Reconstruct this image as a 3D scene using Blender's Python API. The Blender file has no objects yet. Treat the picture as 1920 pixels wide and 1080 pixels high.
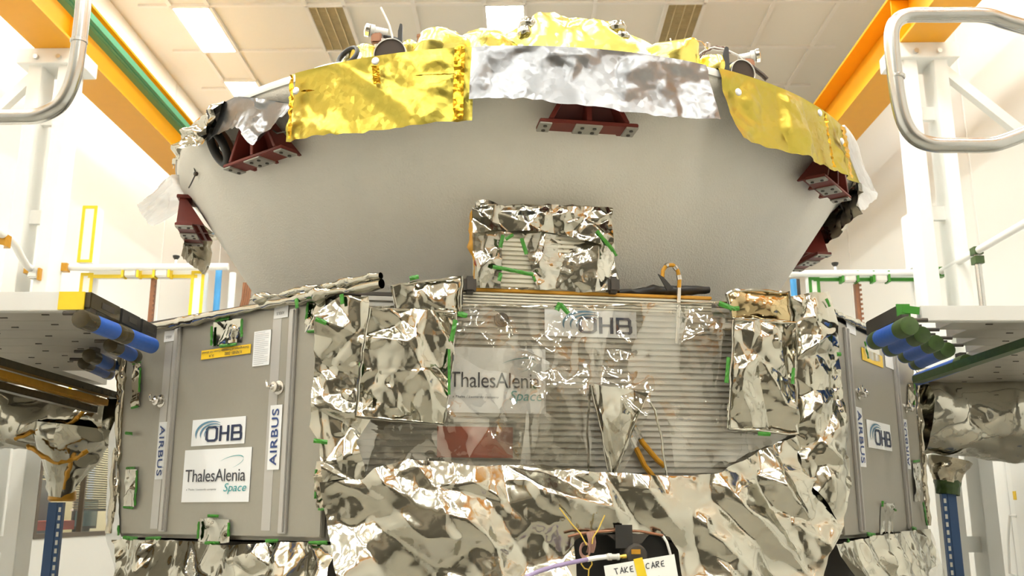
import bpy, bmesh, math, random
import numpy as np
from mathutils import Vector, Matrix

# ------------------------------------------------------------------ scene, camera, light
scene = bpy.context.scene
COL = scene.collection
CZ = 1.65                       # camera height above the floor
F = 1786.0                      # focal length in pixels of the 1920 frame
TILT = math.radians(13.2)
cd = bpy.data.cameras.new('camera'); cam = bpy.data.objects.new('camera', cd); COL.objects.link(cam)
cam.location = (0, 0, CZ); cam.rotation_euler = (math.pi/2 + TILT, 0, 0)
cd.sensor_width = 36; cd.lens = 36*F/1920; cd.clip_start = 0.05; cd.clip_end = 100
cd.dof.use_dof = True; cd.dof.focus_distance = 4.0; cd.dof.aperture_fstop = 5.0
scene.camera = cam
scene.view_settings.view_transform = 'Standard'; scene.view_settings.look = 'None'
scene.view_settings.gamma = 1; scene.view_settings.use_curve_mapping = False
scene.view_settings.exposure = 1.33
LAMP = 16.5                     # strength of the ceiling luminaires
w = bpy.data.worlds.new('world'); scene.world = w; w.use_nodes = True
w.node_tree.nodes['Background'].inputs[0].default_value = (0.9, 0.93, 1, 1)
w.node_tree.nodes['Background'].inputs[1].default_value = 0.3
try:
    scene.cycles.max_bounces = 10; scene.cycles.diffuse_bounces = 5; scene.cycles.glossy_bounces = 5
    scene.cycles.transparent_max_bounces = 12; scene.cycles.caustics_reflective = False
    scene.cycles.caustics_refractive = False; scene.cycles.sample_clamp_indirect = 6
except Exception: pass

# ------------------------------------------------------------------ measuring helpers
ct, st = math.cos(TILT), math.sin(TILT)
def ray(px, py):
    a, b = px-960, 540-py
    return Vector((a, F*ct - b*st, F*st + b*ct))
def at_y(px, py, Y):
    d = ray(px, py); k = Y/d.y; return Vector((d.x*k, Y, CZ + d.z*k))
def at_z(px, py, z):            # z above the camera
    d = ray(px, py); k = z/d.z; return Vector((d.x*k, d.y*k, CZ + z))
YAW = 0.0143                    # the hall's long axis is turned this much from the line of sight
RM = Matrix.Rotation(-YAW, 4, 'Z')
RMI = RM.inverted()
def room_x(px, py, X):          # hall coordinates of a point on the plane x = X
    d = RMI @ ray(px, py); k = X/d.x; return Vector((X, d.y*k, CZ + d.z*k))

class Plane:
    def __init__(self, a, b):
        self.o = Vector((a[0], a[1], CZ)); self.e = Vector((b[0]-a[0], b[1]-a[1], 0)).normalized()
        self.n = Vector((self.e.y, -self.e.x, 0)); self.u = Vector((0, 0, 1))
    def hit(self, px, py, off=0.0):
        d = ray(px, py); c = Vector((0, 0, CZ)); p0 = self.o + self.n*off
        return c + d*((p0-c).dot(self.n)/d.dot(self.n))
    def sz(self, p): return ((p-self.o).dot(self.e), p.z)
    def pt(self, s, z, off=0.0):
        p = self.o + self.e*s + self.n*off; return Vector((p.x, p.y, z))
    def rect(self, x0, y0, x1, y1, off):
        cx, cy = (x0+x1)/2, (y0+y1)/2
        l, r, t, b = self.hit(x0, cy, off), self.hit(x1, cy, off), self.hit(cx, y0, off), self.hit(cx, y1, off)
        return self.hit(cx, cy, off), (r-l).length, t.z-b.z

PL2, PL1, PR1, PR2 = (-1.787, 4.37), (-.705, 3.64), (1.345, 3.98), (2.148, 5.065)
CX, CY = .02, 5.38              # the axis of the craft
FRONT, LEFT, RIGHT = Plane(PL1, PR1), Plane(PL2, PL1), Plane(PR1, PR2)

# ------------------------------------------------------------------ mesh builder
WM = {}
class MB:
    def __init__(self, xf=None): self.v, self.f, self.xf = [], [], xf
    def add(self, vs, fs):
        k = len(self.v); self.v += [Vector(p) for p in vs]; self.f += [tuple(i+k for i in f) for f in fs]; return self
    def box(self, c, s, R=None):
        x, y, z = s[0]/2, s[1]/2, s[2]/2
        vs = [Vector(p) for p in ((-x,-y,-z),(x,-y,-z),(x,y,-z),(-x,y,-z),(-x,-y,z),(x,-y,z),(x,y,z),(-x,y,z))]
        if R is not None: vs = [R @ p for p in vs]
        c = Vector(c)
        return self.add([p+c for p in vs], [(3,2,1,0),(4,5,6,7),(0,1,5,4),(1,2,6,5),(2,3,7,6),(3,0,4,7)])
    def bar(self, a, b, w, h, up=(0,0,1)):          # a rectangular bar from a to b
        a, b = Vector(a), Vector(b); d = (b-a); L = d.length; d.normalize()
        s = d.cross(Vector(up)).normalized(); t = s.cross(d).normalized()
        R = Matrix((s, d, t)).transposed()
        return self.box((a+b)/2, (w, L, h), R)
    def prism(self, poly, o, ex, ey, depth):        # 2D outline in the frame (o, ex, ey), thickness along ex x ey
        ex, ey, o = Vector(ex), Vector(ey), Vector(o); ez = ex.cross(ey).normalized(); n = len(poly)
        a = [o + ex*p[0] + ey*p[1] for p in poly]; b = [p + ez*depth for p in a]
        return self.add(a+b, [tuple(range(n-1,-1,-1)), tuple(range(n, 2*n))] + [(i, (i+1)%n, n+(i+1)%n, n+i) for i in range(n)])
    def tube(self, pts, r, seg=12, closed=False, caps=True):
        pts = [Vector(p) for p in pts]; n = len(pts); rs = r if isinstance(r, (list, tuple)) else [r]*n
        vs, fs = [], []; nrm = None
        for i, p in enumerate(pts):
            if closed: t = (pts[(i+1)%n]-pts[i-1]).normalized()
            else: t = (pts[min(i+1, n-1)]-pts[max(i-1, 0)]).normalized()
            if nrm is None:
                nrm = t.orthogonal().normalized()
            else:
                nrm = (nrm - t*nrm.dot(t))
                nrm = nrm.normalized() if nrm.length > 1e-6 else t.orthogonal().normalized()
            bn = t.cross(nrm)
            for k in range(seg):
                a = 2*math.pi*k/seg
                vs.append(p + (nrm*math.cos(a) + bn*math.sin(a))*rs[i])
        m = n if closed else n-1
        for i in range(m):
            j = (i+1) % n
            for k in range(seg):
                q = (k+1) % seg
                fs.append((i*seg+k, i*seg+q, j*seg+q, j*seg+k))
        if caps and not closed:
            fs.append(tuple(range(seg-1, -1, -1))); fs.append(tuple((n-1)*seg+k for k in range(seg)))
        return self.add(vs, fs)
    def lathe(self, prof, c, n=48, axis=(0,0,1), close=True):     # prof: (radius, height) pairs
        ax = Vector(axis).normalized(); e1 = ax.orthogonal().normalized(); e2 = ax.cross(e1); c = Vector(c); vs, fs = [], []
        for (r, h) in prof:
            for k in range(n):
                a = 2*math.pi*k/n
                vs.append(c + ax*h + (e1*math.cos(a) + e2*math.sin(a))*r)
        for i in range(len(prof)-1):
            for k in range(n):
                q = (k+1) % n; fs.append((i*n+k, i*n+q, (i+1)*n+q, (i+1)*n+k))
        if close:
            if prof[0][0] > 1e-4: fs.append(tuple(range(n-1, -1, -1)))
            if prof[-1][0] > 1e-4: fs.append(tuple((len(prof)-1)*n+k for k in range(n)))
        return self.add(vs, fs)
    def grid(self, P, mask=None):                    # P: n x m x 3 array
        n, m = P.shape[:2]; fs = []
        for i in range(n-1):
            for j in range(m-1):
                if mask is None or mask[i, j]:
                    fs.append((i*m+j, i*m+j+1, (i+1)*m+j+1, (i+1)*m+j))
        used = sorted({i for f in fs for i in f}); mp = {u: k for k, u in enumerate(used)}
        Q = P.reshape(-1, 3)
        return self.add([Vector(Q[u]) for u in used], [tuple(mp[i] for i in f) for f in fs])
    def build(self, name, mat, parent=None, smooth=35, bevel=0.0, label=None):
        vs = [self.xf @ p for p in self.v] if self.xf else self.v
        if parent is None:
            lo = [min(p[i] for p in vs) for i in range(3)]; hi = [max(p[i] for p in vs) for i in range(3)]
            M = Matrix.Translation(((lo[0]+hi[0])/2, (lo[1]+hi[1])/2, lo[2]))
        else: M = WM[parent.name]
        Mi = M.inverted()
        me = bpy.data.meshes.new(name); me.from_pydata([Mi @ p for p in vs], [], self.f)
        bm = bmesh.new(); bm.from_mesh(me); bmesh.ops.recalc_face_normals(bm, faces=bm.faces)
        if bevel: bmesh.ops.bevel(bm, geom=[e for e in bm.edges if len(e.link_faces) == 2 and e.calc_face_angle(0) > .5], offset=bevel, segments=2, affect='EDGES', clamp_overlap=True)
        if smooth:
            lim = math.radians(smooth)
            for f in bm.faces: f.smooth = True
            for e in bm.edges: e.smooth = len(e.link_faces) == 2 and e.calc_face_angle(0) < lim
        bm.to_mesh(me); bm.free()
        me.materials.append(mat)
        o = bpy.data.objects.new(name, me); COL.objects.link(o); WM[o.name] = M
        if parent is None: o.location = M.translation
        else: o.parent = parent
        if label: o['label'] = label
        return o
def tag(o, label, cat, group=None):
    o['label'] = label; o['category'] = cat
    if group: o['group'] = group
    return o
def thing(name, loc, label, cat, group=None, xf=None):
    o = bpy.data.objects.new(name, None); o.empty_display_size = .1; COL.objects.link(o)
    p = Vector(loc); p = xf @ p if xf else p
    o.location = p; WM[o.name] = Matrix.Translation(p)
    return tag(o, label, cat, group)
def struct(o): o['kind'] = 'structure'; return o

# ------------------------------------------------------------------ materials
MATS = {}
def mat(name, color, rough=.5, metal=0.0, spec=.5, noise=0.0, nscale=8, bump=0.0, bscale=60, aniso=False, coat=0):
    m = bpy.data.materials.new(name); m.use_nodes = True; nt = m.node_tree; b = nt.nodes['Principled BSDF']
    b.inputs['Base Color'].default_value = (*color, 1); b.inputs['Roughness'].default_value = rough
    b.inputs['Metallic'].default_value = metal; b.inputs['Specular IOR Level'].default_value = spec
    b.inputs['Coat Weight'].default_value = coat
    tc = nt.nodes.new('ShaderNodeTexCoord')
    if noise:
        nz = nt.nodes.new('ShaderNodeTexNoise'); nz.inputs['Scale'].default_value = nscale; nz.inputs['Detail'].default_value = 5
        nt.links.new(tc.outputs['Object'], nz.inputs['Vector'])
        mx = nt.nodes.new('ShaderNodeMix'); mx.data_type = 'RGBA'
        mx.inputs[6].default_value = (*[c*(1-noise) for c in color], 1); mx.inputs[7].default_value = (*[min(1, c*(1+noise)) for c in color], 1)
        nt.links.new(nz.outputs['Fac'], mx.inputs[0]); nt.links.new(mx.outputs[2], b.inputs['Base Color'])
    if bump:
        nb = nt.nodes.new('ShaderNodeTexNoise'); nb.inputs['Scale'].default_value = bscale; nb.inputs['Detail'].default_value = 4
        nt.links.new(tc.outputs['Object'], nb.inputs['Vector'])
        bp = nt.nodes.new('ShaderNodeBump'); bp.inputs['Strength'].default_value = bump; bp.inputs['Distance'].default_value = .01
        nt.links.new(nb.outputs['Fac'], bp.inputs['Height']); nt.links.new(bp.outputs['Normal'], b.inputs['Normal'])
    MATS[name] = m; return m
def facet_normal(nt, scale, tilt, scale2=None, tilt2=0.0, warp=.12):
    """a normal tilted per crumple cell, as on creased foil"""
    tc = nt.nodes.new('ShaderNodeTexCoord'); geo = nt.nodes.new('ShaderNodeNewGeometry')
    nz = nt.nodes.new('ShaderNodeTexNoise'); nz.inputs['Scale'].default_value = scale*.45; nz.inputs['Detail'].default_value = 2
    nt.links.new(tc.outputs['Object'], nz.inputs['Vector'])
    wv = nt.nodes.new('ShaderNodeVectorMath'); wv.operation = 'MULTIPLY_ADD'
    wv.inputs[1].default_value = (warp/scale*4,)*3
    nt.links.new(nz.outputs['Color'], wv.inputs[0]); nt.links.new(tc.outputs['Object'], wv.inputs[2])
    last = geo.outputs['Normal']
    for sc, ti in ((scale, tilt), (scale2, tilt2)):
        if not sc: continue
        vo = nt.nodes.new('ShaderNodeTexVoronoi'); vo.inputs['Scale'].default_value = sc
        nt.links.new(wv.outputs[0], vo.inputs['Vector'])
        s = nt.nodes.new('ShaderNodeVectorMath'); s.operation = 'SUBTRACT'; s.inputs[1].default_value = (.5, .5, .5)
        nt.links.new(vo.outputs['Color'], s.inputs[0])
        a = nt.nodes.new('ShaderNodeVectorMath'); a.operation = 'MULTIPLY_ADD'; a.inputs[1].default_value = (ti, ti, ti)
        nt.links.new(s.outputs[0], a.inputs[0]); nt.links.new(last, a.inputs[2]); last = a.outputs[0]
    nn = nt.nodes.new('ShaderNodeVectorMath'); nn.operation = 'NORMALIZE'; nt.links.new(last, nn.inputs[0])
    return nn.outputs[0], tc
def foil(name, color, rough=.12, scale=9, tilt=.5, scale2=40, tilt2=.25, clear=None, metal=1.0, cell_rough=0):
    m = bpy.data.materials.new(name); m.use_nodes = True; nt = m.node_tree; b = nt.nodes['Principled BSDF']
    b.inputs['Base Color'].default_value = (*color, 1); b.inputs['Metallic'].default_value = metal; b.inputs['Roughness'].default_value = rough
    n, tc = facet_normal(nt, scale, tilt, scale2, tilt2)
    nt.links.new(n, b.inputs['Normal'])
    if clear:                                   # clear film: reflective where creased, see-through where flat
        lo, hi, sc = clear
        tr = nt.nodes.new('ShaderNodeBsdfTransparent'); tr.inputs[0].default_value = (.93, .92, .89, 1)
        mx = nt.nodes.new('ShaderNodeMixShader'); nz = nt.nodes.new('ShaderNodeTexNoise')
        nz.inputs['Scale'].default_value = sc; nz.inputs['Detail'].default_value = 4
        nt.links.new(tc.outputs['Object'], nz.inputs['Vector'])
        mr = nt.nodes.new('ShaderNodeMapRange'); mr.inputs[1].default_value = .4; mr.inputs[2].default_value = .62
        mr.inputs[3].default_value = lo; mr.inputs[4].default_value = hi
        nt.links.new(nz.outputs['Fac'], mr.inputs[0]); nt.links.new(mr.outputs[0], mx.inputs[0])
        nt.links.new(tr.outputs[0], mx.inputs[1]); nt.links.new(b.outputs[0], mx.inputs[2])
        nt.links.new(mx.outputs[0], nt.nodes['Material Output'].inputs[0])
    return m

M_wall = mat('white_wall_paint', (.87, .865, .825), .6, noise=.015, nscale=1)
M_back = mat('dark_backdrop_grey', (.10, .09, .07), .6, noise=.1, nscale=2)
M_ceil = mat('ceiling_tile', (.74, .71, .64), .8, noise=.02, nscale=30)
M_cgrid = mat('ceiling_bar', (.76, .73, .68), .6)
M_floor = mat('grey_vinyl_floor', (.36, .34, .29), .35, noise=.05, nscale=3)
M_white = mat('white_steel', (.82, .815, .78), .4, noise=.02)
M_orange = mat('orange_crane_paint', (.80, .36, .002), .45, noise=.04)
M_green = mat('green_rail_cover', (.10, .36, .19), .4, noise=.06)
M_redflag = mat('red_marker', (.75, .12, .04), .5, noise=.05)
M_alu = mat('brushed_aluminium', (.72, .71, .68), .32, .85, noise=.05, nscale=20)
M_tube = mat('satin_tube', (.52, .52, .50), .25, .95, noise=.04, nscale=30)
M_deck = mat('aluminium_plank', (.52, .49, .44), .42, .55, noise=.08, nscale=9)
M_deckedge = mat('white_deck_edge', (.70, .69, .66), .4, .2, noise=.04)
M_black = mat('black_plastic', (.022, .02, .018), .45, noise=.1)
M_dark = mat('dark_steel', (.07, .06, .05), .45, .3, noise=.1)
M_blue = mat('blue_foam', (.02, .11, .50), .38, noise=.08, nscale=12, bump=.15, bscale=25)
M_bluepost = mat('blue_rack_steel', (.03, .09, .24), .4, noise=.06)
M_bluepole = mat('light_blue_pole', (.06, .30, .62), .4, noise=.05)
M_tapeY = mat('yellow_tape', (.80, .58, .02), .4, noise=.08, nscale=30)
M_tapeG = mat('green_tape', (.045, .23, .02), .42, noise=.15, nscale=30)
M_tapeK = mat('amber_kapton_tape', (.55, .27, .02), .28, .25, noise=.25, nscale=25)
M_tapeD = mat('dark_brown_tape', (.06, .045, .02), .25, .2, noise=.4, nscale=40)
M_panel = mat('anodised_panel', (.365, .342, .288), .46, .45, noise=.03, nscale=60, bump=.02, bscale=180)
M_strip = mat('panel_rib', (.52, .50, .47), .4, .55, noise=.03)
M_sticker = mat('white_sticker', (.84, .84, .84), .45, noise=.01)
M_navy = mat('navy_print', (.015, .025, .07), .5, noise=.05)
M_navyl = mat('blue_navy_print', (.03, .06, .20), .5, noise=.05)
M_slate = mat('slate_blue_print', (.10, .23, .34), .5, noise=.05)
M_teal = mat('teal_print', (.05, .33, .34), .5, noise=.05)
M_ink = mat('dark_ink', (.05, .05, .06), .6, noise=.05)
M_red = mat('oxide_red_paint', (.19, .028, .018), .5, noise=.12, nscale=25)
M_redplate = mat('brick_red_plate', (.36, .075, .04), .5, noise=.1, nscale=30)
M_pad = mat('bare_pad', (.46, .44, .39), .45, .4, noise=.12, nscale=60)
M_cone = mat('pale_ablator', (.86, .825, .745), .75, noise=.06, nscale=5, bump=.35, bscale=110)
M_rim = mat('pale_rim', (.68, .66, .62), .6, noise=.03, nscale=12)
M_cream = mat('ribbed_cream_core', (.66, .62, .50), .5, noise=.04, nscale=20)
M_kapton = mat('amber_edge', (.60, .30, .03), .3, .1, noise=.2, nscale=30)
M_copper = mat('copper_brown', (.28, .13, .07), .35, .5, noise=.2, nscale=20)
M_brass = mat('brass', (.75, .50, .10), .3, .9, noise=.1)
M_purple = mat('purple_cable', (.33, .26, .44), .45, noise=.05)
M_paper = mat('white_card', (.86, .86, .82), .6, noise=.01)
M_steel = mat('polished_steel', (.65, .62, .57), .2, 1, noise=.1, nscale=30)
M_wire = mat('white_wire', (.80, .77, .70), .4, noise=.04)
M_brown = mat('brown_wire', (.16, .08, .05), .5, noise=.2, nscale=40)
M_pinkwire = mat('pink_brown_wire', (.33, .19, .15), .6, noise=.2, nscale=90)
M_amberstick = mat('yellow_label', (.85, .55, .02), .45, noise=.03)
M_foil = foil('silver_foil', (.46, .44, .37), .14, 9, .08, 40, .05)
M_foilrim = foil('satin_silver_foil', (.22, .22, .225), .34, 10, .06, 40, .12)
M_foilw = foil('white_silver_foil', (.74, .74, .72), .42, 10, .1, 60, .06, metal=.35)
M_foilplain = foil('smooth_silver_foil', (.48, .46, .395), .11, 6, .05, 30, .06)
M_foildark = foil('dark_crumpled_foil', (.42, .38, .30), .16, 8, .25, 40, .12)
M_gold = foil('gold_foil', (.44, .365, .065), .38, 10, .10, 45, .16)
M_golddome = foil('pale_gold_foil', (.84, .72, .19), .25, 8, .16, 30, .10)
M_film = foil('clear_film', (.66, .64, .58), .07, 9, .06, 40, .09, clear=(.08, .40, 3.0))
M_filmside = foil('cloudy_film', (.85, .85, .84), .14, 5, .08, 30, .06, clear=(.15, .42, 3.0))

def milky(name, color, clear):
    m = bpy.data.materials.new(name); m.use_nodes = True; nt = m.node_tree; b = nt.nodes['Principled BSDF']
    b.inputs['Base Color'].default_value = (*color, 1); b.inputs['Roughness'].default_value = .22
    n, tc = facet_normal(nt, 10, .3, 40, .15); nt.links.new(n, b.inputs['Normal'])
    tl = nt.nodes.new('ShaderNodeBsdfTranslucent'); tl.inputs[0].default_value = (*color, 1)
    m1 = nt.nodes.new('ShaderNodeMixShader'); m1.inputs[0].default_value = .5; nt.links.new(b.outputs[0], m1.inputs[1]); nt.links.new(tl.outputs[0], m1.inputs[2])
    tr = nt.nodes.new('ShaderNodeBsdfTransparent'); m2 = nt.nodes.new('ShaderNodeMixShader'); m2.inputs[0].default_value = clear
    nt.links.new(m1.outputs[0], m2.inputs[1]); nt.links.new(tr.outputs[0], m2.inputs[2]); nt.links.new(m2.outputs[0], nt.nodes['Material Output'].inputs[0]); return m
M_milky = milky('milky_film', (.48, .48, .46), .22)
M_whitefilm = milky('white_film', (.86, .86, .85), .0)
# lamps and glass
def emit(name, color, strength):
    m = bpy.data.materials.new(name); m.use_nodes = True; nt = m.node_tree; nt.nodes.clear()
    o = nt.nodes.new('ShaderNodeOutputMaterial'); e = nt.nodes.new('ShaderNodeEmission')
    e.inputs[0].default_value = (*color, 1); e.inputs[1].default_value = strength; nt.links.new(e.outputs[0], o.inputs[0]); return m
M_lamp = emit('lamp_diffuser', (.985, 1, .945), LAMP)
M_glass = mat('window_glass', (.9, .95, .95), .03); 
M_glass.node_tree.nodes['Principled BSDF'].inputs['Transmission Weight'].default_value = .95
M_glass.node_tree.nodes['Principled BSDF'].inputs['IOR'].default_value = 1.05

# ------------------------------------------------------------------ crumpled sheets
def creases(U, V, seed, n, slope, lmin, lmax, box):
    """sum of local tents: sharp ridges and valleys of a crumpled sheet (heights in metres)"""
    rg = np.random.default_rng(seed); H = np.zeros_like(U); (u0, v0, u1, v1) = box
    for _ in range(n):
        a, b = rg.uniform(u0, u1), rg.uniform(v0, v1); th = rg.uniform(0, math.pi)
        l = lmin*(lmax/lmin)**(rg.random()**1.6); wd = l*rg.uniform(.18, .5); s = slope*rg.uniform(.4, 1.3)*rg.choice([-1, 1])
        du, dv = U-a, V-b; t = du*math.cos(th)+dv*math.sin(th); q = -du*math.sin(th)+dv*math.cos(th)
        sk = rg.uniform(-.5, .5); q = q + sk*np.abs(t)
        k = np.maximum(0, 1-np.abs(q)/wd)*np.maximum(0, 1-np.abs(t)/l)
        H += s*wd*k
    return H
from mathutils.geometry import delaunay_2d_cdt
def facets(U, V, seed, sp, slope, box, stretch=1.8):
    """flat facets meeting at sharp creases, as folded foil has"""
    rg = np.random.default_rng(seed); th = rg.uniform(-.9, .9)+math.pi/2; c, s = math.cos(th), math.sin(th)
    A = (U*c+V*s)/stretch; B = -U*s+V*c; (u0, v0, u1, v1) = box
    m = 2.5*sp; a0, a1, b0, b1 = A.min()-m, A.max()+m, B.min()-m, B.max()+m
    pts = []
    for a in np.arange(a0, a1, sp):
        for b in np.arange(b0, b1, sp): pts.append(Vector((a+rg.uniform(-.46, .46)*sp, b+rg.uniform(-.46, .46)*sp)))
    h = rg.uniform(-1, 1, len(pts))*slope*sp*.75
    vs, _, fs, ov, _, _ = delaunay_2d_cdt(pts, [], [], 0, 1e-7)
    hh = [h[o[0]] if o else 0 for o in ov]; H = np.zeros_like(U)
    for f in fs:
        (x0, y0), (x1, y1), (x2, y2) = [vs[i] for i in f[:3]]
        d = (y1-y2)*(x0-x2)+(x2-x1)*(y0-y2)
        if abs(d) < 1e-12: continue
        k = np.nonzero((A >= min(x0, x1, x2)) & (A <= max(x0, x1, x2)) & (B >= min(y0, y1, y2)) & (B <= max(y0, y1, y2)))
        if not len(k[0]): continue
        a, b = A[k], B[k]; l0 = ((y1-y2)*(a-x2)+(x2-x1)*(b-y2))/d; l1 = ((y2-y0)*(a-x2)+(x0-x2)*(b-y2))/d; l2 = 1-l0-l1
        q = (l0 >= -1e-9) & (l1 >= -1e-9) & (l2 >= -1e-9)
        H[k[0][q], k[1][q]] = l0[q]*hh[f[0]]+l1[q]*hh[f[1]]+l2[q]*hh[f[2]]
    return H
def inside(poly, X, Y):
    r = np.zeros(X.shape, bool); n = len(poly)
    for i in range(n):
        x0, y0 = poly[i]; x1, y1 = poly[(i+1) % n]
        c = ((y0 > Y) != (y1 > Y)); 
        with np.errstate(divide='ignore', invalid='ignore'):
            r ^= c & (X < (x1-x0)*(Y-y0)/((y1-y0) if y1 != y0 else 1e-9)+x0)
    return r
def snap(poly, x, y):
    best = None
    for i in range(len(poly)):
        ax, ay = poly[i]; bx, by = poly[(i+1) % len(poly)]; dx, dy = bx-ax, by-ay
        t = max(0, min(1, ((x-ax)*dx+(y-ay)*dy)/(dx*dx+dy*dy+1e-12))); qx, qy = ax+t*dx, ay+t*dy
        d = (qx-x)**2+(qy-y)**2
        if best is None or d < best[0]: best = (d, qx, qy)
    return best[1], best[2]
def sheet_mb(plane, px_poly, off, seed, n=120, slope=.35, lmin=.03, lmax=.3, res=.008, bulge=None, holes=(), wob=0.004, sp=None):
    """a crumpled foil sheet hung on a plane; its outline is given as seen, its size is real"""
    poly = [plane.sz(plane.hit(x, y, off)) for x, y in px_poly]
    hp = [[plane.sz(plane.hit(x, y, off)) for x, y in h] for h in holes]
    # denser, slightly wavy outline
    rg = random.Random(seed); dense = []
    for i in range(len(poly)):
        a, b = poly[i], poly[(i+1) % len(poly)]; L = math.hypot(b[0]-a[0], b[1]-a[1]); k = max(1, int(L/.03))
        for j in range(k):
            t = j/k; dense.append((a[0]+(b[0]-a[0])*t+(rg.uniform(-wob, wob) if j else 0), a[1]+(b[1]-a[1])*t+(rg.uniform(-wob, wob) if j else 0)))
    poly = dense
    s0, s1 = min(p[0] for p in poly), max(p[0] for p in poly); z0, z1 = min(p[1] for p in poly), max(p[1] for p in poly)
    ns, nz = int((s1-s0)/res)+3, int((z1-z0)/res)+3
    S, Z = np.meshgrid(np.linspace(s0-res, s1+res, ns), np.linspace(z0-res, z1+res, nz))
    ins = inside(poly, S, Z); keepv = ins.copy(); inh = np.zeros_like(ins); hid = np.full(S.shape, -1)
    for k, h in enumerate(hp):
        q = inside(h, S, Z); inh |= q; hid[q] = k
    good = ins & ~inh
    fm = good[:-1,:-1] | good[1:,:-1] | good[:-1,1:] | good[1:,1:]
    use = np.zeros_like(ins); use[:-1,:-1] |= fm; use[1:,:-1] |= fm; use[:-1,1:] |= fm; use[1:,1:] |= fm
    for i, j in zip(*np.nonzero(use & ~good)):
        S[i,j], Z[i,j] = snap(hp[hid[i,j]] if (hid[i,j] >= 0 and ins[i,j]) else poly, S[i,j], Z[i,j])
    bx = (s0, z0, s1, z1)
    if sp:
        patchy = .35+.65*(np.sin(S*7+seed)*np.sin(Z*9+seed*2) > -.1)
        H = facets(S, Z, seed, sp, slope, bx) + facets(S, Z, seed+500, sp*.42, slope*.62, bx, 1.4)*patchy + facets(S, Z, seed+900, sp*.22, slope*.28, bx, 1.3)*(np.sin(S*11+seed*3)*np.sin(Z*13+seed) > .25) + creases(S, Z, seed, max(4, n//6), slope*.7, sp*.6, sp*3, bx)
    else: H = creases(S, Z, seed, n, slope, lmin, lmax, bx)
    if bulge is not None: H = H + bulge((S-s0)/(s1-s0), (Z-z0)/(z1-z0), S, Z)
    H = np.maximum(H, -off+.004)
    o, e, nn = np.array(plane.o), np.array(plane.e), np.array(plane.n)
    P = o + S[...,None]*e + (off+H)[...,None]*nn; P[...,2] = Z
    return MB().grid(P, fm)
def hem_mb(plane, px_pts, off, r=.005, closed=False, seed=1):
    rg = random.Random(seed); pts = []
    q = [plane.hit(x, y, off) for x, y in px_pts]
    if closed: q.append(q[0])
    for a, b in zip(q[:-1], q[1:]):
        k = max(2, int((b-a).length/.03))
        for i in range(k): pts.append(a.lerp(b, i/k)+Vector((rg.uniform(-.003,.003), rg.uniform(-.004,.004), rg.uniform(-.003,.003))))
    pts.append(q[-1])
    return MB().tube(pts, r, 8)
def tape_mb(plane, x0, y0, x1, y1, wpx, off, th=.0015, seed=0):
    """a strip of tape from one point to another, a little buckled"""
    a, b = plane.hit(x0, y0, off), plane.hit(x1, y1, off); d = b-a; L = d.length; d.normalize()
    sc = (plane.hit(x0, y0, off)-Vector((0,0,CZ))).length/F; wd = wpx*sc
    s = d.cross(plane.n).normalized(); rg = random.Random(seed+int(x0*7+y0)); k = max(3, int(L/.012)); P = np.zeros((k+1, 3, 3))
    for i in range(k+1):
        for j in range(3):
            h = rg.uniform(0, .004)+(.003 if j == 1 else 0)
            P[i, j] = a + d*(L*i/k) + s*(wd*(j-1)/2*rg.uniform(.92, 1.08)) + plane.n*h
    mb = MB().grid(P); n = len(mb.v)
    mb.add([p-plane.n*.004 for p in mb.v], [tuple(reversed(f)) for f in mb.f])
    return mb

# ------------------------------------------------------------------ lettering
def text_obj(s, name, centre, ex, ey, height, material, parent, wscale=1.0, bold=0.0, shear=0.0, width=None, depth=.0008, spacing=1.0):
    cu = bpy.data.curves.new(name, 'FONT'); cu.body = s; cu.size = 1; cu.offset = bold; cu.shear = shear; cu.extrude = 0
    cu.align_x = 'LEFT'; cu.space_character = spacing; cu.resolution_u = 4
    t = bpy.data.objects.new(name, cu); COL.objects.link(t); bpy.context.view_layer.update()
    me = bpy.data.meshes.new_from_object(t.evaluated_get(bpy.context.evaluated_depsgraph_get()))
    bpy.data.objects.remove(t); bpy.data.curves.remove(cu)
    co = [v.co.copy() for v in me.vertices]; fs = [tuple(p.vertices) for p in me.polygons]; bpy.data.meshes.remove(me)
    x0, x1 = min(c.x for c in co), max(c.x for c in co); y0, y1 = min(c.y for c in co), max(c.y for c in co)
    ky = height/(y1-y0); kx = ky*wscale if width is None else width/(x1-x0)
    ez = Vector(ex).cross(Vector(ey)).normalized()
    vs = [Vector(centre)+Vector(ex)*((c.x-(x0+x1)/2)*kx)+Vector(ey)*((c.y-(y0+y1)/2)*ky)+ez*depth for c in co]
    mb = MB(); mb.add(vs, fs); return mb.build(name, material, parent, smooth=0)
def ribbon(mb, pts, wd, o, ex, ey, k, closed=False, depth=.0008):
    """flat pen stroke of width wd along 2D points"""
    n = len(pts); L, R = [], []
    for i in range(n):
        p = Vector(pts[i]); a = Vector(pts[i-1]) if (i or closed) else p; b = Vector(pts[(i+1) % n]) if (i < n-1 or closed) else p
        d1 = (p-a).normalized() if (p-a).length > 1e-9 else (b-p).normalized(); d2 = (b-p).normalized() if (b-p).length > 1e-9 else d1
        n1, n2 = Vector((-d1.y, d1.x)), Vector((-d2.y, d2.x)); m = (n1+n2); m = m.normalized() if m.length > 1e-6 else n1
        c = max(.35, m.dot(n1)); m = m*(wd/2/c); L.append(p+m); R.append(p-m)
    ez = Vector(ex).cross(Vector(ey)).normalized(); W = lambda q: Vector(o)+Vector(ex)*(q.x*k)+Vector(ey)*(q.y*k)+ez*depth
    m = n if closed else n-1
    mb.add([W(q) for q in L+R], [(i, (i+1) % n, n+(i+1) % n, n+i) for i in range(m)])
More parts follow.
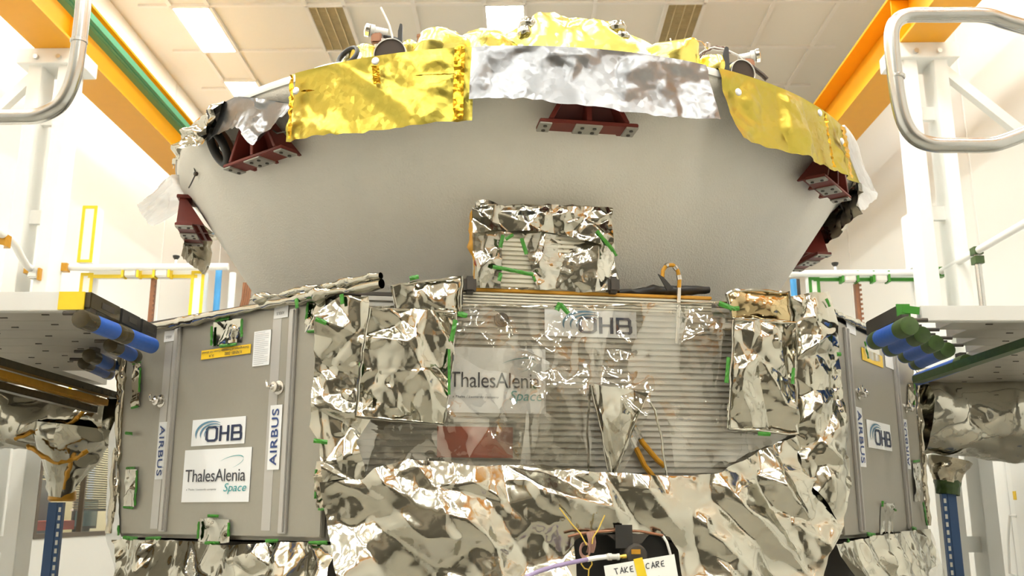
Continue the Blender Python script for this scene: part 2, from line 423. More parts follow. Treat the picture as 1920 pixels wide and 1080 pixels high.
def ohb_logo(centre, ex, ey, wd, parent, ht=None):
    """square-cut letters with three swooshes; centre and width of the sticker"""
    k = wd; o = Vector(centre); ey = Vector(ey)*((ht/wd)/.50 if ht else 1)
    mb = MB(); t = .043
    def rr(x0, y0, x1, y1, r): return [(x0+r, y0), (x1-r, y0), (x1, y0+r), (x1, y1-r), (x1-r, y1), (x0+r, y1), (x0, y1-r), (x0, y0+r)]
    b0, b1 = -.165, .085
    ribbon(mb, rr(-.20, b0, -.01, b1, .035), t, o, ex, ey, k, True)
    ribbon(mb, [(.06, b0-.02), (.06, b1+.02)], t, o, ex, ey, k); ribbon(mb, [(.20, b0-.02), (.20, b1+.02)], t, o, ex, ey, k)
    ribbon(mb, [(.06, -.04), (.20, -.04)], t, o, ex, ey, k)
    ribbon(mb, [(.275, b0), (.42, b0), (.44, b0+.02), (.44, -.06), (.42, -.04), (.43, -.02), (.43, b1-.03), (.41, b1), (.275, b1)], t, o, ex, ey, k, True)
    ribbon(mb, [(.275, -.04), (.42, -.04)], t, o, ex, ey, k)
    mb.build('lettering', M_navy, parent, smooth=0)
    sw = MB()
    for i, (cx, cy, ra) in enumerate(((-.13, -.02, .28), (-.09, -.03, .23), (-.06, -.04, .18))):
        A, B = [], []; N = 16
        for j in range(N+1):
            a = math.radians(205-155*j/N); f = math.sin(math.pi*min(1, j/N*1.0))**.7*.042*(1-.2*i)
            A.append((cx+ra*math.cos(a)*1.05, cy+ra*.82*math.sin(a))); B.append((cx+(ra-f)*math.cos(a)*1.05, cy+(ra-f)*.82*math.sin(a)))
        ez = Vector(ex).cross(Vector(ey)).normalized(); W = lambda q: o+Vector(ex)*(q[0]*k)+Vector(ey)*(q[1]*k)+ez*.0008
        sw.add([W(q) for q in A+B], [(j, j+1, N+2+j, N+1+j) for j in range(N)])
    sw.build('swoosh', M_slate, parent, smooth=0)
def tas_logo(centre, ex, ey, wd, ht, parent, small='a Thales / Leonardo company'):
    o = Vector(centre); ex, ey = Vector(ex), Vector(ey); P = lambda x, y: o+ex*(x*wd)+ey*(y*ht)
    text_obj('ThalesAlenia', 'lettering', P(-.01, .0), ex, ey, .235*ht, M_ink, parent, width=.90*wd, spacing=.95)
    text_obj('Space', 'lettering', P(.30, -.255), ex, ey, .20*ht, M_teal, parent, width=.33*wd, shear=.25)
    text_obj(small, 'small_lettering', P(-.20, -.265), ex, ey, .045*ht, M_ink, parent, width=.46*wd, shear=.2)
    mb = MB(); pts = []
    for j in range(41):
        a = math.radians(-60+200*j/40); x, y = .16*math.cos(a)*1.6, .1*math.sin(a)
        pts.append((.19+x*.8+y*.45, .22+y*1.3+x*.22))
    A = []; B = []
    for j, p in enumerate(pts):
        f = .014*math.sin(math.pi*min(1, j/40))
        A.append(P(p[0], p[1])); B.append(P(p[0], p[1]-f-.002))
    ez = ex.cross(ey).normalized()*.0008
    mb.add([q+ez for q in A+B], [(j, j+1, 42+j, 41+j) for j in range(40)])
    mb.build('swoosh', M_teal, parent, smooth=0)
def sticker(plane, x0, y0, x1, y1, off, parent, m=None, name='sticker', label=None, skew=0):
    c, wd, ht = plane.rect(x0, y0, x1, y1, off)
    R = Matrix((plane.e, plane.n, plane.u)).transposed()
    mb = MB(); mb.box(c-plane.n*.001, (wd, .002, ht), R)
    return mb.build(name, m or M_sticker, parent, smooth=0, label=label), c, wd, ht

# ------------------------------------------------------------------ the hall
CEIL = CZ + 6.0; XL, XR, YB, YF = -5.0, 4.42, 17.0, -7.0
def rb(name, c, s, m, **k): 
    mb = MB(RM); mb.box(c, s); return mb.build(name, m, smooth=0, **k)
struct(rb('floor', ((XL+XR)/2, (YB+YF)/2, -.05), (XR-XL+.4, YB-YF+.4, .1), M_floor))
struct(rb('ceiling', ((XL+XR)/2, (YB+YF)/2, CEIL+.06), (XR-XL+.4, YB-YF+.4, .1), M_ceil))
# left wall with the window opening
WY0, WY1, WZ0, WZ1 = 9.93, 12.05, 1.40, 2.60
mb = MB(RM)
def wall_x(mb, x, y0, y1, z0, z1): mb.box((x, (y0+y1)/2, (z0+z1)/2), (.12, y1-y0, z1-z0))
wall_x(mb, XL-.06, YF, WY0, 0, CEIL); wall_x(mb, XL-.06, WY1, YB, 0, CEIL)
wall_x(mb, XL-.06, WY0, WY1, 0, WZ0); wall_x(mb, XL-.06, WY0, WY1, WZ1, CEIL)
struct(mb.build('wall_left', M_wall, smooth=0))
mb = MB(RM); wall_x(mb, XR+.06, YF, YB, 0, CEIL); struct(mb.build('wall_right', M_wall, smooth=0))
struct(rb('wall_back', ((XL+XR)/2, YB+.06, CEIL/2), (XR-XL+.24, .12, CEIL), M_wall))
struct(rb('wall_front', ((XL+XR)/2, YF-.06, CEIL/2), (XR-XL+.24, .12, CEIL), mat('brown_grey_front_wall', (.33, .30, .25), .6)))
struct(rb('dark_backdrop', (-.3, YF+.03, 2.4), (8.6, .06, 4.8), M_back))  # unseen dark slab behind the camera, added to give the foil dark reflections
# raised panel joints and coving on the side walls
for i, (x, sgn) in enumerate(((XL, 1), (XR, -1))):
    mb = MB(RM)
    for y in (4.2, 6.6, 9.0, 12.6, 15.0): mb.box((x+sgn*.004, y, CEIL/2), (.012, .03, CEIL-.02))
    struct(mb.build('trim_%d' % (i+1), M_white, smooth=0))
# ceiling bars
mb = MB(RM)
gx = [-4.31, -3.85, -2.66, -2.19, -1.35, -.49, .0, .86, 1.73, 2.19, 3.02, 3.8]; gy0, gp = 11.62, 1.17
lines_y = [gy0 + gp*k for k in range(-14, 5)]
for x in gx: mb.box((x, (YB+YF)/2, CEIL-.004), (.05, YB-YF, .03))
for y in lines_y: mb.box(((XL+XR)/2, y, CEIL-.006), (XR-XL-.6, .05, .03))
struct(mb.build('trim_5', M_cgrid, smooth=0))
# ceiling luminaires: a white frame around a glowing diffuser
def lamp(x0, x1, y0, y1, label, grp=None):
    t = thing('ceiling_light', ((x0+x1)/2, (y0+y1)/2, CEIL-.03), label, 'ceiling light', grp, RM)
    mb = MB(RM); c = ((x0+x1)/2, (y0+y1)/2, CEIL-.012); mb.box(c, (x1-x0-.05, y1-y0-.05, .02)); mb.build('diffuser', M_lamp, t, smooth=0)
    mb = MB(RM)
    for dx in (0, 1): mb.box((x1 if dx else x0, c[1], CEIL-.012), (.045, y1-y0, .04))
    for dy in (0, 1): mb.box((c[0], y1 if dy else y0, CEIL-.012), (x1-x0, .045, .04))
    mb.build('frame', M_cgrid, t, smooth=0)
lamp(-4.31, -3.83, 11.62-1.17, 11.62, 'bright rectangular ceiling light at upper left, the larger of the two left ones')
lamp(-4.31, -3.83, 12.50, 13.67, 'bright ceiling light just above the left rim of the white cone')
lamp(-.49, .01, 10.45, 11.62, 'bright rectangular ceiling light at top centre above the gold dome')
k = 0
for y in (8.11, 5.77, 3.43, 1.09, -1.25, -3.59):
    for x in (-4.31, -2.4, -.49, 1.73) + ((3.3,) if y in (5.77, 1.09, -3.59) else ()):  # the extra right-hand column is added to brighten the right of the ceiling
        lamp(x, x+.49, y, y+1.17, 'unseen ceiling light overhead nearer the camera', 'ceiling lights over the near half of the hall')
for x0, x1, lab in ((-2.66, -2.19, 'rectangular air grille in the ceiling left of the central ceiling light'), (1.73, 2.19, 'rectangular air grille in the ceiling right of the central ceiling light')):
    t = thing('air_grille', ((x0+x1)/2, 11.1, CEIL-.03), lab, 'air grille', None, RM)
    mb = MB(RM); mb.box(((x0+x1)/2, 11.0, CEIL+.008), (x1-x0-.04, 1.1, .006)); mb.build('backing', mat('grille_back', (.34, .29, .2), .6, noise=.35, nscale=6), t, smooth=0)
    mb = MB(RM)
    for i in range(26): mb.box(((x0+x1)/2, 10.5+i*.043, CEIL-.008), (x1-x0-.05, .006, .028))
    for i in range(1, 4): mb.box((x0+(x1-x0)*i/4, 11.03, CEIL-.010), (.012, 1.1, .032))
    mb.build('louvre', mat('grille_louvre', (.62, .52, .30), .45, .3, noise=.2), t, smooth=0)
    mb = MB(RM)
    for x in (x0, x1): mb.box((x, 11.03, CEIL-.012), (.04, 1.18, .036))
    for y in (10.45, 11.62): mb.box(((x0+x1)/2, y, CEIL-.012), (x1-x0, .04, .036))
    mb.build('frame', M_cgrid, t, smooth=0)

# crane runway beams on lattice columns
ZR = CZ + 3.95
def runway(xc, sgn, label):
    t = thing('crane_runway_beam', (xc, 5, ZR), label, 'crane beam', None, RM)
    y0, y1 = -6.8, 16.9; ym, L = (y0+y1)/2, y1-y0
    mb = MB(RM); mb.box((xc, ym, ZR+.012), (.38, L, .024)); mb.build('bottom_flange', M_orange, t, smooth=0)
    mb = MB(RM); mb.box((xc, ym, ZR+.26), (.03, L, .47)); mb.build('web', M_orange, t, smooth=0)
    mb = MB(RM); mb.box((xc, ym, ZR+.51), (.38, L, .024)); mb.build('top_flange', M_orange, t, smooth=0)
    mb = MB(RM)
    for y in (2.0, 5.2, 7.75, 10.6, 13.5): mb.box((xc, y, ZR+.26), (.34, .02, .46))
    mb.build('stiffener', M_orange, t, smooth=0)
    return t
bl = runway(-4.1, 1, 'orange crane runway beam along the left wall with a green rail cover')
br = runway(3.44, -1, 'orange crane runway beam along the right wall')
mb = MB(RM); mb.box((-3.82, 5, ZR+.27), (.07, 23.6, .065)); mb.box((-3.86, 5, ZR+.235), (.03, 23.6, .03)); mb.build('rail_cover', M_green, bl, smooth=0, label='green rail cover')
mb = MB(RM); mb.box((-3.87, 5, ZR+.24), (.10, 23.6, .03)); mb.build('cover_bracket', M_green, bl, smooth=0)
for y in (7.0, 10.6, 11.3):
    mb = MB(RM); mb.box((-3.77, y, ZR+.32), (.03, .05, .22)); mb.box((-3.77, y+.05, ZR+.23), (.03, .14, .04)); mb.build('marker', M_redflag, bl, smooth=0, label='red marker')
for y in (11.9, 14.4, 15.2):
    mb = MB(RM); mb.box((-3.72, y, ZR+.40), (.22, .10, .05)); mb.box((-3.64, y, ZR+.45), (.05, .10, .12)); mb.build('clip', M_orange, bl, smooth=0)
def column(xc, sgn, label):
    y = 7.75; t = thing('crane_column', (xc, y, 0), label, 'column', None, RM)
    for k, dx in enumerate((-.13, .13)):
        mb = MB(RM); ww = .115
        mb.box((xc+dx, y, ZR/2-.06), (ww, .24, ZR-.12)); mb.build('leg', M_white, t, smooth=0, bevel=.004)
    for z in (.5, 1.4, 2.3, 3.2, 4.1, 5.0):
        mb = MB(RM); mb.box((xc, y, z), (.2, .05, .12)); mb.build('batten', M_white, t, smooth=0)
    mb = MB(RM); mb.box((xc, y, ZR-.07), (.56, .34, .14)); mb.build('head_plate', M_white, t, smooth=0, bevel=.004)
    for dx in (-.1, .1):
        mb = MB(RM); mb.lathe([(.022, 0), (.022, .03)], (xc+dx, y-.17, ZR-.09), 8, (0,-1,0)); mb.build('bolt', M_alu, t)
    mb = MB(RM); a = Vector((xc+sgn*.1, y-.05, ZR-.14)); b = Vector((xc+sgn*.98 if sgn > 0 else XL+.02, y-.05, ZR-.95))
    if sgn > 0: b.x = XR-.01
    mb.bar(a, b, .08, .08); mb.build('brace', M_white, t, smooth=0)
column(-4.16, -1, 'white double-leg steel column carrying the left orange crane beam')
column(3.47, 1, 'white double-leg steel column carrying the right orange crane beam')

# the window low in the left wall
mb = MB(RM)
for y in (WY0, WY1): mb.box((XL-.04, y, (WZ0+WZ1)/2), (.1, .05, WZ1-WZ0+.05))
for z in (WZ0, WZ1): mb.box((XL-.04, (WY0+WY1)/2, z), (.1, WY1-WY0, .05))
mb.box((XL-.04, 11.0, (WZ0+WZ1)/2), (.06, .03, WZ1-WZ0))
wf = struct(mb.build('window_1', mat('dark_window_frame', (.10, .075, .05), .4), smooth=0))
mb = MB(RM); mb.box((XL-.06, (WY0+WY1)/2, (WZ0+WZ1)/2), (.006, WY1-WY0-.05, WZ1-WZ0-.05)); g = mb.build('pane', M_glass, wf, smooth=0)
mb = MB(RM); mb.box((XL-.9, (WY0+WY1)/2, (WZ0+WZ1)/2), (.02, 4, 3.2)); mb.box((XL-.5, 9.2, 2), (.8, .02, 3.2)); mb.box((XL-.5, 13.2, 2), (.8, .02, 3.2)); mb.box((XL-.5, 11, .5), (.8, 4, .02)); mb.box((XL-.5, 11, 3.5), (.8, 4, .02))
struct(mb.build('wall_room', mat('office_wall', (.42, .37, .25), .7), smooth=0))
la = bpy.data.lights.new('office_fill', 'AREA'); la.energy = 60; la.shape = 'RECTANGLE'; la.size = .6; la.size_y = 3; la.color = (1, .95, .85)  # added fill that brightens the room behind the window, no known lamp
lo = bpy.data.objects.new('office_fill', la); COL.objects.link(lo); lo.location = RM @ Vector((XL-.5, 11, 3.44))
bt = thing('window_blind', (XL-.14, 11.5, WZ0+.25), 'pale slatted blind behind the right half of the low left window', 'blind', None, RM)
mb = MB(RM)
for i in range(34): mb.box((XL-.14, 11.5, WZ0+.28+i*.027), (.020, .98, .009), Matrix.Rotation(.7, 3, 'Y'))
mb.build('slat', mat('blind_slat', (.72, .68, .54), .5), bt, smooth=0)
mb = MB(RM); mb.box((XL-.14, 11.5, WZ0+.265), (.03, 1.0, .02)); mb.build('bottom_rail', M_white, bt, smooth=0)
bt = thing('window_blind', (XL-.14, 10.2, WZ0+.62), 'slatted blind drawn halfway at the left end of the low left window', 'blind', None, RM)
mb = MB(RM)
for i in range(22): mb.box((XL-.14, 10.45, WZ0+.62+i*.027), (.020, .9, .009), Matrix.Rotation(.7, 3, 'Y'))
mb.build('slat', MATS['blind_slat'], bt, smooth=0)
mb = MB(RM); mb.box((XL-.14, 10.45, WZ0+.6), (.03, .92, .02)); mb.build('bottom_rail', M_white, bt, smooth=0)
tag(rb('red_ledge', (XL-.25, 10.55, WZ0+.10), (.12, 1.3, .10), mat('red_ledge_paint', (.62, .06, .03), .4)), 'long red ledge box lying behind the low left window', 'ledge')
t = thing('computer_monitor', (XL-.3, 11.55, WZ0), 'dark framed blue screen behind the low left window', 'screen', None, RM)
mb = MB(RM); mb.box((XL-.27, 11.62, WZ0+.22), (.03, .62, .34)); mb.build('casing', M_black, t, smooth=0)
mb = MB(RM); mb.box((XL-.252, 11.62, WZ0+.22), (.004, .56, .28)); mb.build('screen', mat('blue_screen', (.18, .30, .36), .2), t, smooth=0)
mb = MB(RM); mb.box((XL-.30, 11.62, WZ0+.02), (.12, .2, .06)); mb.build('stand', M_black, t, smooth=0)
tag(rb('cardboard_box', (XL-.55, 10.25, WZ0+.25), (.35, .5, .4), mat('brown_card', (.42, .30, .14), .7, noise=.15)), 'brown box standing behind the left end of the low window', 'box')
tag(rb('equipment_rack', (XL-.62, 10.9, WZ0+.25), (.3, .5, .7), mat('rack_grey', (.12, .14, .17), .5, noise=.15)), 'dark grey rack standing behind the middle of the low window', 'rack')
# white cupboard at the far left, door and fittings at the right
t = thing('wall_cupboard', (XL+.2, 8.9, 0), 'tall white cupboard against the left wall before the low window', 'cupboard', None, RM)
mb = MB(RM); mb.box((XL+.07, 8.7, 1.15), (.12, 1.2, 2.3)); mb.build('body', M_white, t, smooth=0, bevel=.006)
mb = MB(RM); mb.box((XL+.138, 8.95, 1.15), (.016, .6, 2.16)); d = mb.build('door', M_white, t, smooth=0, bevel=.003)
mb = MB(RM); mb.tube([(XL+.145, 8.75, 1.2), (XL+.175, 8.75, 1.22), (XL+.175, 8.75, 1.38), (XL+.145, 8.75, 1.4)], .01, 8); mb.build('handle', M_alu, d)
d1 = room_x(1880, 960, XR).y; 
mb = MB(RM); mb.box((XR-.03, 8.2, 1.05), (.05, 1.2, 2.15))
dr = struct(mb.build('door_2', M_white, smooth=0, bevel=.006))
mb = MB(RM)
p = [room_x(1905, 968, XR-.06), room_x(1893, 966, XR-.10), room_x(1890, 1010, XR-.10), room_x(1893, 1075, XR-.10), room_x(1904, 1079, XR-.06)]
mb.tube(p, .012, 8); mb.build('handle', M_white, dr)
a = room_x(1903, 929, XR-.055); mb = MB(RM); mb.box((XR-.058, a.y, a.z), (.006, .05, .075)); mb.build('sticker', M_amberstick, dr, smooth=0, label='yellow sticker')
a = room_x(1842, 908, XR)
t = thing('emergency_stop', (XR-.05, a.y, a.z-.07), 'small grey switch box with red knob on the right wall', 'switch', None, RM)
mb = MB(RM); mb.box((XR-.04, a.y-.02, a.z), (.08, .14, .18)); mb.build('casing', mat('switch_grey', (.72, .72, .70), .4), t, smooth=0, bevel=.01)
mb = MB(RM); mb.lathe([(.045, 0), (.045, .01)], (XR-.05, a.y+.05, a.z), 20, (0,1,0)); mb.build('collar', M_amberstick, t, label='yellow collar')
mb = MB(RM); mb.lathe([(.018, 0), (.02, .05), (.034, .055), (.036, .08), (.025, .095), (.0, .097)], (XR-.05, a.y+.06, a.z), 20, (0,1,0)); mb.build('knob', mat('red_knob', (.75, .06, .02), .35), t, label='red knob')
a = room_x(1782, 1000, XR)
mb = MB(RM); mb.box((XR-.07, 12.75, 1.1), (.12, .2, 2.2)); tag(mb.build('pipe_casing', M_white, smooth=0, bevel=.008), 'white box casing up the right wall beyond the blue post', 'casing')
mb = MB(RM); mb.box((XR-.06, 10.4, 1.05), (.1, .14, 2.1)); tag(mb.build('pipe_casing', M_white, smooth=0, bevel=.008), 'white box casing up the right wall below the emergency switch', 'casing')

# ------------------------------------------------------------------ access platforms, rails and gantries
def crumple_tube(pts, rad, seed, n=80, slope=.3, lmin=.03, lmax=.25, seg=64, step=.012, squash=1.0):
    """a crumpled foil wrap round a line of points; rad: radius at each point"""
    pts = [Vector(p) for p in pts]; L = [0.0]
    for a, b in zip(pts[:-1], pts[1:]): L.append(L[-1]+(b-a).length)
    k = max(8, int(L[-1]/step)); ss = np.linspace(0, L[-1], k+1)
    X = np.array([[np.interp(s, L, [p[i] for p in pts]) for i in range(3)] for s in ss]); R = np.interp(ss, L, rad)
    d = (pts[-1]-pts[0]).normalized(); e1 = Vector((0,0,1)) if abs(d.z) < .7 else Vector((0,-1,0))
    e1 = (e1-d*e1.dot(d)).normalized(); e2 = d.cross(e1); th = np.linspace(0, 2*math.pi, seg+1)
    S, T = np.meshgrid(ss, th, indexing='ij'); rm = float(np.mean(R))
    H = creases(S, T*rm, seed, n, slope, lmin, lmax, (0, 0, L[-1], 2*math.pi*rm)); H[:, -1] = H[:, 0]
    RR = R[:,None]+H
    P = X[:,None,:] + (RR*np.cos(T)*squash)[...,None]*np.array(e1) + (RR*np.sin(T))[...,None]*np.array(e2)
    return MB().grid(P)
def along(p, dy): return Vector(p) + RM.to_3x3() @ Vector((0, dy, 0))

# the two platforms; their inner ends step back along the craft
def platform(inner, y0, y1, xout, z0, z1, label):
    s = 1 if xout < 0 else -1; xin = inner(y0)
    t = thing('access_platform', ((xin+xout)/2, (y0+y1)/2, 0), label, 'platform')
    mb = MB(); mb.box(((xin+xout)/2, y0+.02, (z0+z1)/2), (abs(xin-xout), .04, z1-z0)); mb.build('front_edge', M_deckedge, t, smooth=0, bevel=.003)
    pw = .195; n = int((y1-y0-.04)/pw)
    for i in range(n):
        ya = y0+.04+pw*i; yc = ya+pw/2; xi = min(inner(ya), inner(ya+pw)) if s > 0 else max(inner(ya), inner(ya+pw)); mb = MB()
        mb.box(((xi+xout)/2, yc, (z0+z1)/2+.003), (abs(xi-xout), pw-.005, z1-z0-.012)); o = mb.build('deck_plank', M_deck, t, smooth=0)
        for q in range(4):
            mb = MB(); mb.box((xi-s*(.16+.19*q+.05*(i % 2)), yc+.03*((q % 2)*2-1), z0+.0075), (.028, .006, .004)); mb.build('drain_slot', M_dark, o, smooth=0)
    for y in (y0+.4, 4.95):
        mb = MB(); mb.box((xout+s*.15, y, z0/2), (.1, .1, z0)); mb.build('support_post', M_white, t, smooth=0)
    return t
innL = lambda y: float(np.interp(y, [3.4, 4.12, 5.15, 5.16, 7], [-1.61, -1.63, -2.22, -2.40, -2.42]))
innR = lambda y: float(np.interp(y, [3.6, 4.62, 5.2, 7], [1.56, 2.25, 2.42, 2.45]))
ZL0, ZL1, ZQ0, ZQ1 = CZ+.722, CZ+.795, CZ+.728, CZ+.79
pl = platform(innL, 3.45, 5.75, -3.35, ZL0, ZL1, 'raised access platform deck seen from below at left, yellow tape on its corner')
pr = platform(innR, 3.67, 5.75, 3.25, ZQ0, ZQ1, 'raised access platform deck seen from below at right, green tape on its corner')
for k, (dy, L, m) in enumerate(((.0, .27, M_tapeD), (.285, .2, M_black), (.50, .17, M_black))):
    mb = MB(); mb.box((-1.585, 3.45+dy+L/2, CZ+.763), (.05, L, .062)); h = mb.build('latch_housing', m, pl, smooth=0, bevel=.004)
    mb = MB(); mb.box((-1.559, 3.45+dy+L*.55, CZ+.763), (.003, L*.4, .022)); mb.build('slot', M_dark, h, smooth=0)
mb = MB(); mb.box((-1.632, 3.447, CZ+.760), (.095, .008, .068)); mb.build('corner_tape', M_tapeY, pl, smooth=0, label='yellow tape wrapped round the corner')
mb = MB(); mb.box((1.535, 3.67+.17, CZ+.760), (.04, .34, .062)); mb.build('latch_housing', M_dark, pr, smooth=0, bevel=.004)
mb = MB(); mb.box((1.537, 3.664, CZ+.755), (.052, .008, .078)); mb.build('corner_tape', M_tapeG, pr, smooth=0, label='green tape wrapped round the corner')
mb = MB(); a = at_y(1692, 579, 3.66); b = at_y(1724, 583, 3.65); mb.bar(a, b, .003, .03); mb.build('loose_tape', M_tapeG, pr, smooth=0)

def noodle(n0, n1, z, r, m_end, label, pin, bands=(), grp=None):
    """foam sleeve hung under the platform, running away from the viewer"""
    a, b = at_z(*n0, z), at_z(*n1, z); d = (b-a); L = d.length; d.normalize()
    t = thing('foam_sleeve', a - Vector((0,0,r)), label, 'foam tube', grp)
    mb = MB(); pts = [a+d*(L*i/8) for i in range(9)]; mb.tube(pts, r, 20); mb.build('sleeve', M_blue, t)
    mb = MB(); mb.tube([a-d*.010, a-d*.008, a+d*.01, a+d*.075], [r*.8, r*1.0, r*1.05, r*1.04], 20); mb.build('taped_end', m_end, t, label='end wrapped in dark tape')
    for q in bands:
        mb = MB(); mb.tube([a+d*(L*q), a+d*(L*q+.015), a+d*(L*q+.05), a+d*(L*q+.06)], [r*1.01, r*1.06, r*1.06, r*1.01], 20); mb.build('tape_band', m_end, t)
    mb = MB(); p = a+d*.02; s = Vector((pin, 0, 0)); mb.tube([p+s*r*.3+Vector((0,0,r*.75)), p+s*(r*.9+.05)+Vector((0,0,r*.75))], .008, 10); mb.build('bolt', M_dark, t)
    mb = MB(); mb.box(p+Vector((0, .03, r+.004)), (.03, .05, .02)); mb.build('hanger', M_dark, t, smooth=0)
gl = 'blue foam sleeves under the left platform'; gr = 'blue foam sleeves under the right platform'
noodle((153, 598), (284, 648), .688, .034, M_tapeD, 'longest blue foam sleeve, uppermost under the left platform edge', -1, (.42, .5), gl)
noodle((208, 648), (252, 668), .675, .030, M_tapeD, 'short blue foam sleeve second from the top under the left platform', -1, (.85,), gl)
noodle((168, 667), (212, 686), .675, .030, M_tapeD, 'blue foam sleeve third from the top under the left platform', -1, (.75,), gl)
noodle((158, 681), (205, 702), .672, .028, M_tapeD, 'lowest blue foam sleeve under the left platform', -1, (.8,), gl)
M_tapeGD = mat('dark_green_tape', (.045, .085, .018), .4, noise=.4, nscale=40)
noodle((1704, 611), (1640, 640), .690, .036, M_tapeGD, 'uppermost blue foam sleeve under the right platform edge', 1, (.8,), gr)
noodle((1728, 628), (1668, 655), .690, .034, M_tapeGD, 'blue foam sleeve second from the top under the right platform', 1, (.8,), gr)
noodle((1754, 643), (1696, 668), .690, .033, M_tapeGD, 'blue foam sleeve third from the top under the right platform', 1, (.8,), gr)
noodle((1776, 656), (1716, 682), .690, .033, M_tapeGD, 'blue foam sleeve fourth from the top under the right platform', 1, (.8,), gr)
noodle((1812, 678), (1722, 711), .670, .033, M_tapeGD, 'lowest and longest blue foam sleeve under the right platform', 1, (), gr)
mb = MB(); a, b = at_y(1720, 712, 4.75), at_y(1960, 632, 3.7); mb.bar(a, b, .05, .035); mb.build('taped_joist', M_tapeGD, pr, smooth=0)
p0, p1 = at_y(-40, 668, 3.7), at_y(216, 742, 4.72)
for i in range(3):
    o = Vector((-.05*i, .0, -.035*i)); mb = MB(); mb.bar(p0+o, p1+o, .045, .032); mb.build('taped_joist', (M_tapeD, M_tapeK, M_tapeD)[i], pl, smooth=0, bevel=.003)

def along(p, dy): return Vector(p) + RM.to_3x3() @ Vector((0, dy, 0))
# foil wrapped wing roots resting on blue rack posts
def sub(t, name, mb, m, **k): return mb.build(name, m, t, **k)
YLW = 5.55
t = thing('wrapped_wing_arm', at_y(110, 930, YLW), 'foil wrapped arm at left with amber taped seams, tapering to a blue post', 'wrapped arm')
a, b = at_y(-260, 772, YLW), at_y(214, 786, YLW)
mb = crumple_tube([a, a.lerp(b, .5), b], [.19, .185, .17], 5, 150, .42, .05, .5, 80, .012, .95); sub(t, 'foil_wrap', mb, M_foil)
c0, c1 = at_y(140, 800, YLW-.02), at_y(112, 932, YLW-.02)
mb = crumple_tube([c0, c0.lerp(c1, .35), c0.lerp(c1, .62), c0.lerp(c1, .8), c1], [.235, .185, .12, .085, .06], 8, 90, .4, .03, .2, 60, .010); sub(t, 'foil_cone', mb, M_foil)
rg = random.Random(4)
def seam(t, pts, Y, off, r, m, seed):
    rr = random.Random(seed); q = []
    for (x0, y0), (x1, y1) in zip(pts[:-1], pts[1:]):
        k = max(2, int(math.hypot(x1-x0, y1-y0)/7))
        for i in range(k): q.append(at_y(x0+(x1-x0)*i/k+rr.uniform(-2,2), y0+(y1-y0)*i/k+rr.uniform(-2,2), Y-off+rr.uniform(-.01,.01)))
    return MB().tube(q, [r*rr.uniform(.5, 1.3) for _ in q], 8)
sub(t, 'tape_seam', seam(t, [(30, 822), (70, 808), (130, 795), (160, 768), (172, 752)], YLW-.2, .0, .011, M_tapeK, 1), M_tapeK)
sub(t, 'tape_seam', seam(t, [(50, 833), (80, 855), (110, 870), (150, 855), (170, 840)], YLW-.2, .03, .012, M_tapeK, 2), M_tapeK)
sub(t, 'tape_seam', seam(t, [(140, 850), (128, 885), (118, 925)], YLW-.15, .0, .012, M_tapeK, 3), M_tapeK)
mb = MB(); mb.lathe([(.066, 0), (.076, .01), (.073, .05), (.064, .06)], at_y(116, 940, YLW), 24); sub(t, 'tape_collar', mb, M_tapeK)
t = thing('wrapped_wing_arm', at_y(1778, 868, 5.75), 'smooth silver foil wrapped arm at right below the green taped platform', 'wrapped arm')
a, b = at_y(1716, 776, 5.75), at_y(2180, 776, 5.75)
mb = crumple_tube([a, a.lerp(b, .5), b], [.28, .285, .29], 15, 120, .25, .08, .8, 90, .014, 1.0); sub(t, 'foil_wrap', mb, M_foilplain)
mb = crumple_tube([at_y(1782, 862, 5.75), at_y(1778, 885, 5.75), at_y(1776, 905, 5.75)], [.12, .085, .07], 18, 40, .5, .03, .1, 48, .008); sub(t, 'foil_neck', mb, M_foildark)
mb = crumple_tube([at_y(1777, 900, 5.75), at_y(1776, 927, 5.75)], [.073, .066], 19, 40, .4, .03, .08, 48, .008); sub(t, 'green_tape_wrap', mb, M_tapeGD)

def rack_post(px, py, Y, ztop, label, sgn):
    p = at_y(px, py, Y); t = thing('rack_post', (p.x, p.y, 0), label, 'post')
    H = p.z; mb = MB(); mb.box((p.x-sgn*.012, p.y, H/2), (.055, .06, H)); mb.box((p.x-sgn*.012, p.y, .006), (.14, .14, .012)); sub(t, 'upright', mb, M_bluepost, smooth=0, bevel=.003)
    mb = MB(); mb.box((p.x+sgn*.030, p.y-.012, H/2), (.030, .03, H)); sub(t, 'hole_strip', mb, M_bluepost, smooth=0)
    for i in range(60):
        z = H-.04-.045*i
        if z < .62: break
        mb = MB(); mb.box((p.x+sgn*.030, p.y-.0275, z), (.014, .003, .026)); sub(t, 'slot', mb, M_white, smooth=0)
rack_post(108, 942, YLW, 0, 'blue slotted rack post under the left foil wrapped arm', 1)
rack_post(1776, 926, 5.75, 0, 'blue slotted rack post under the right foil wrapped arm', -1)

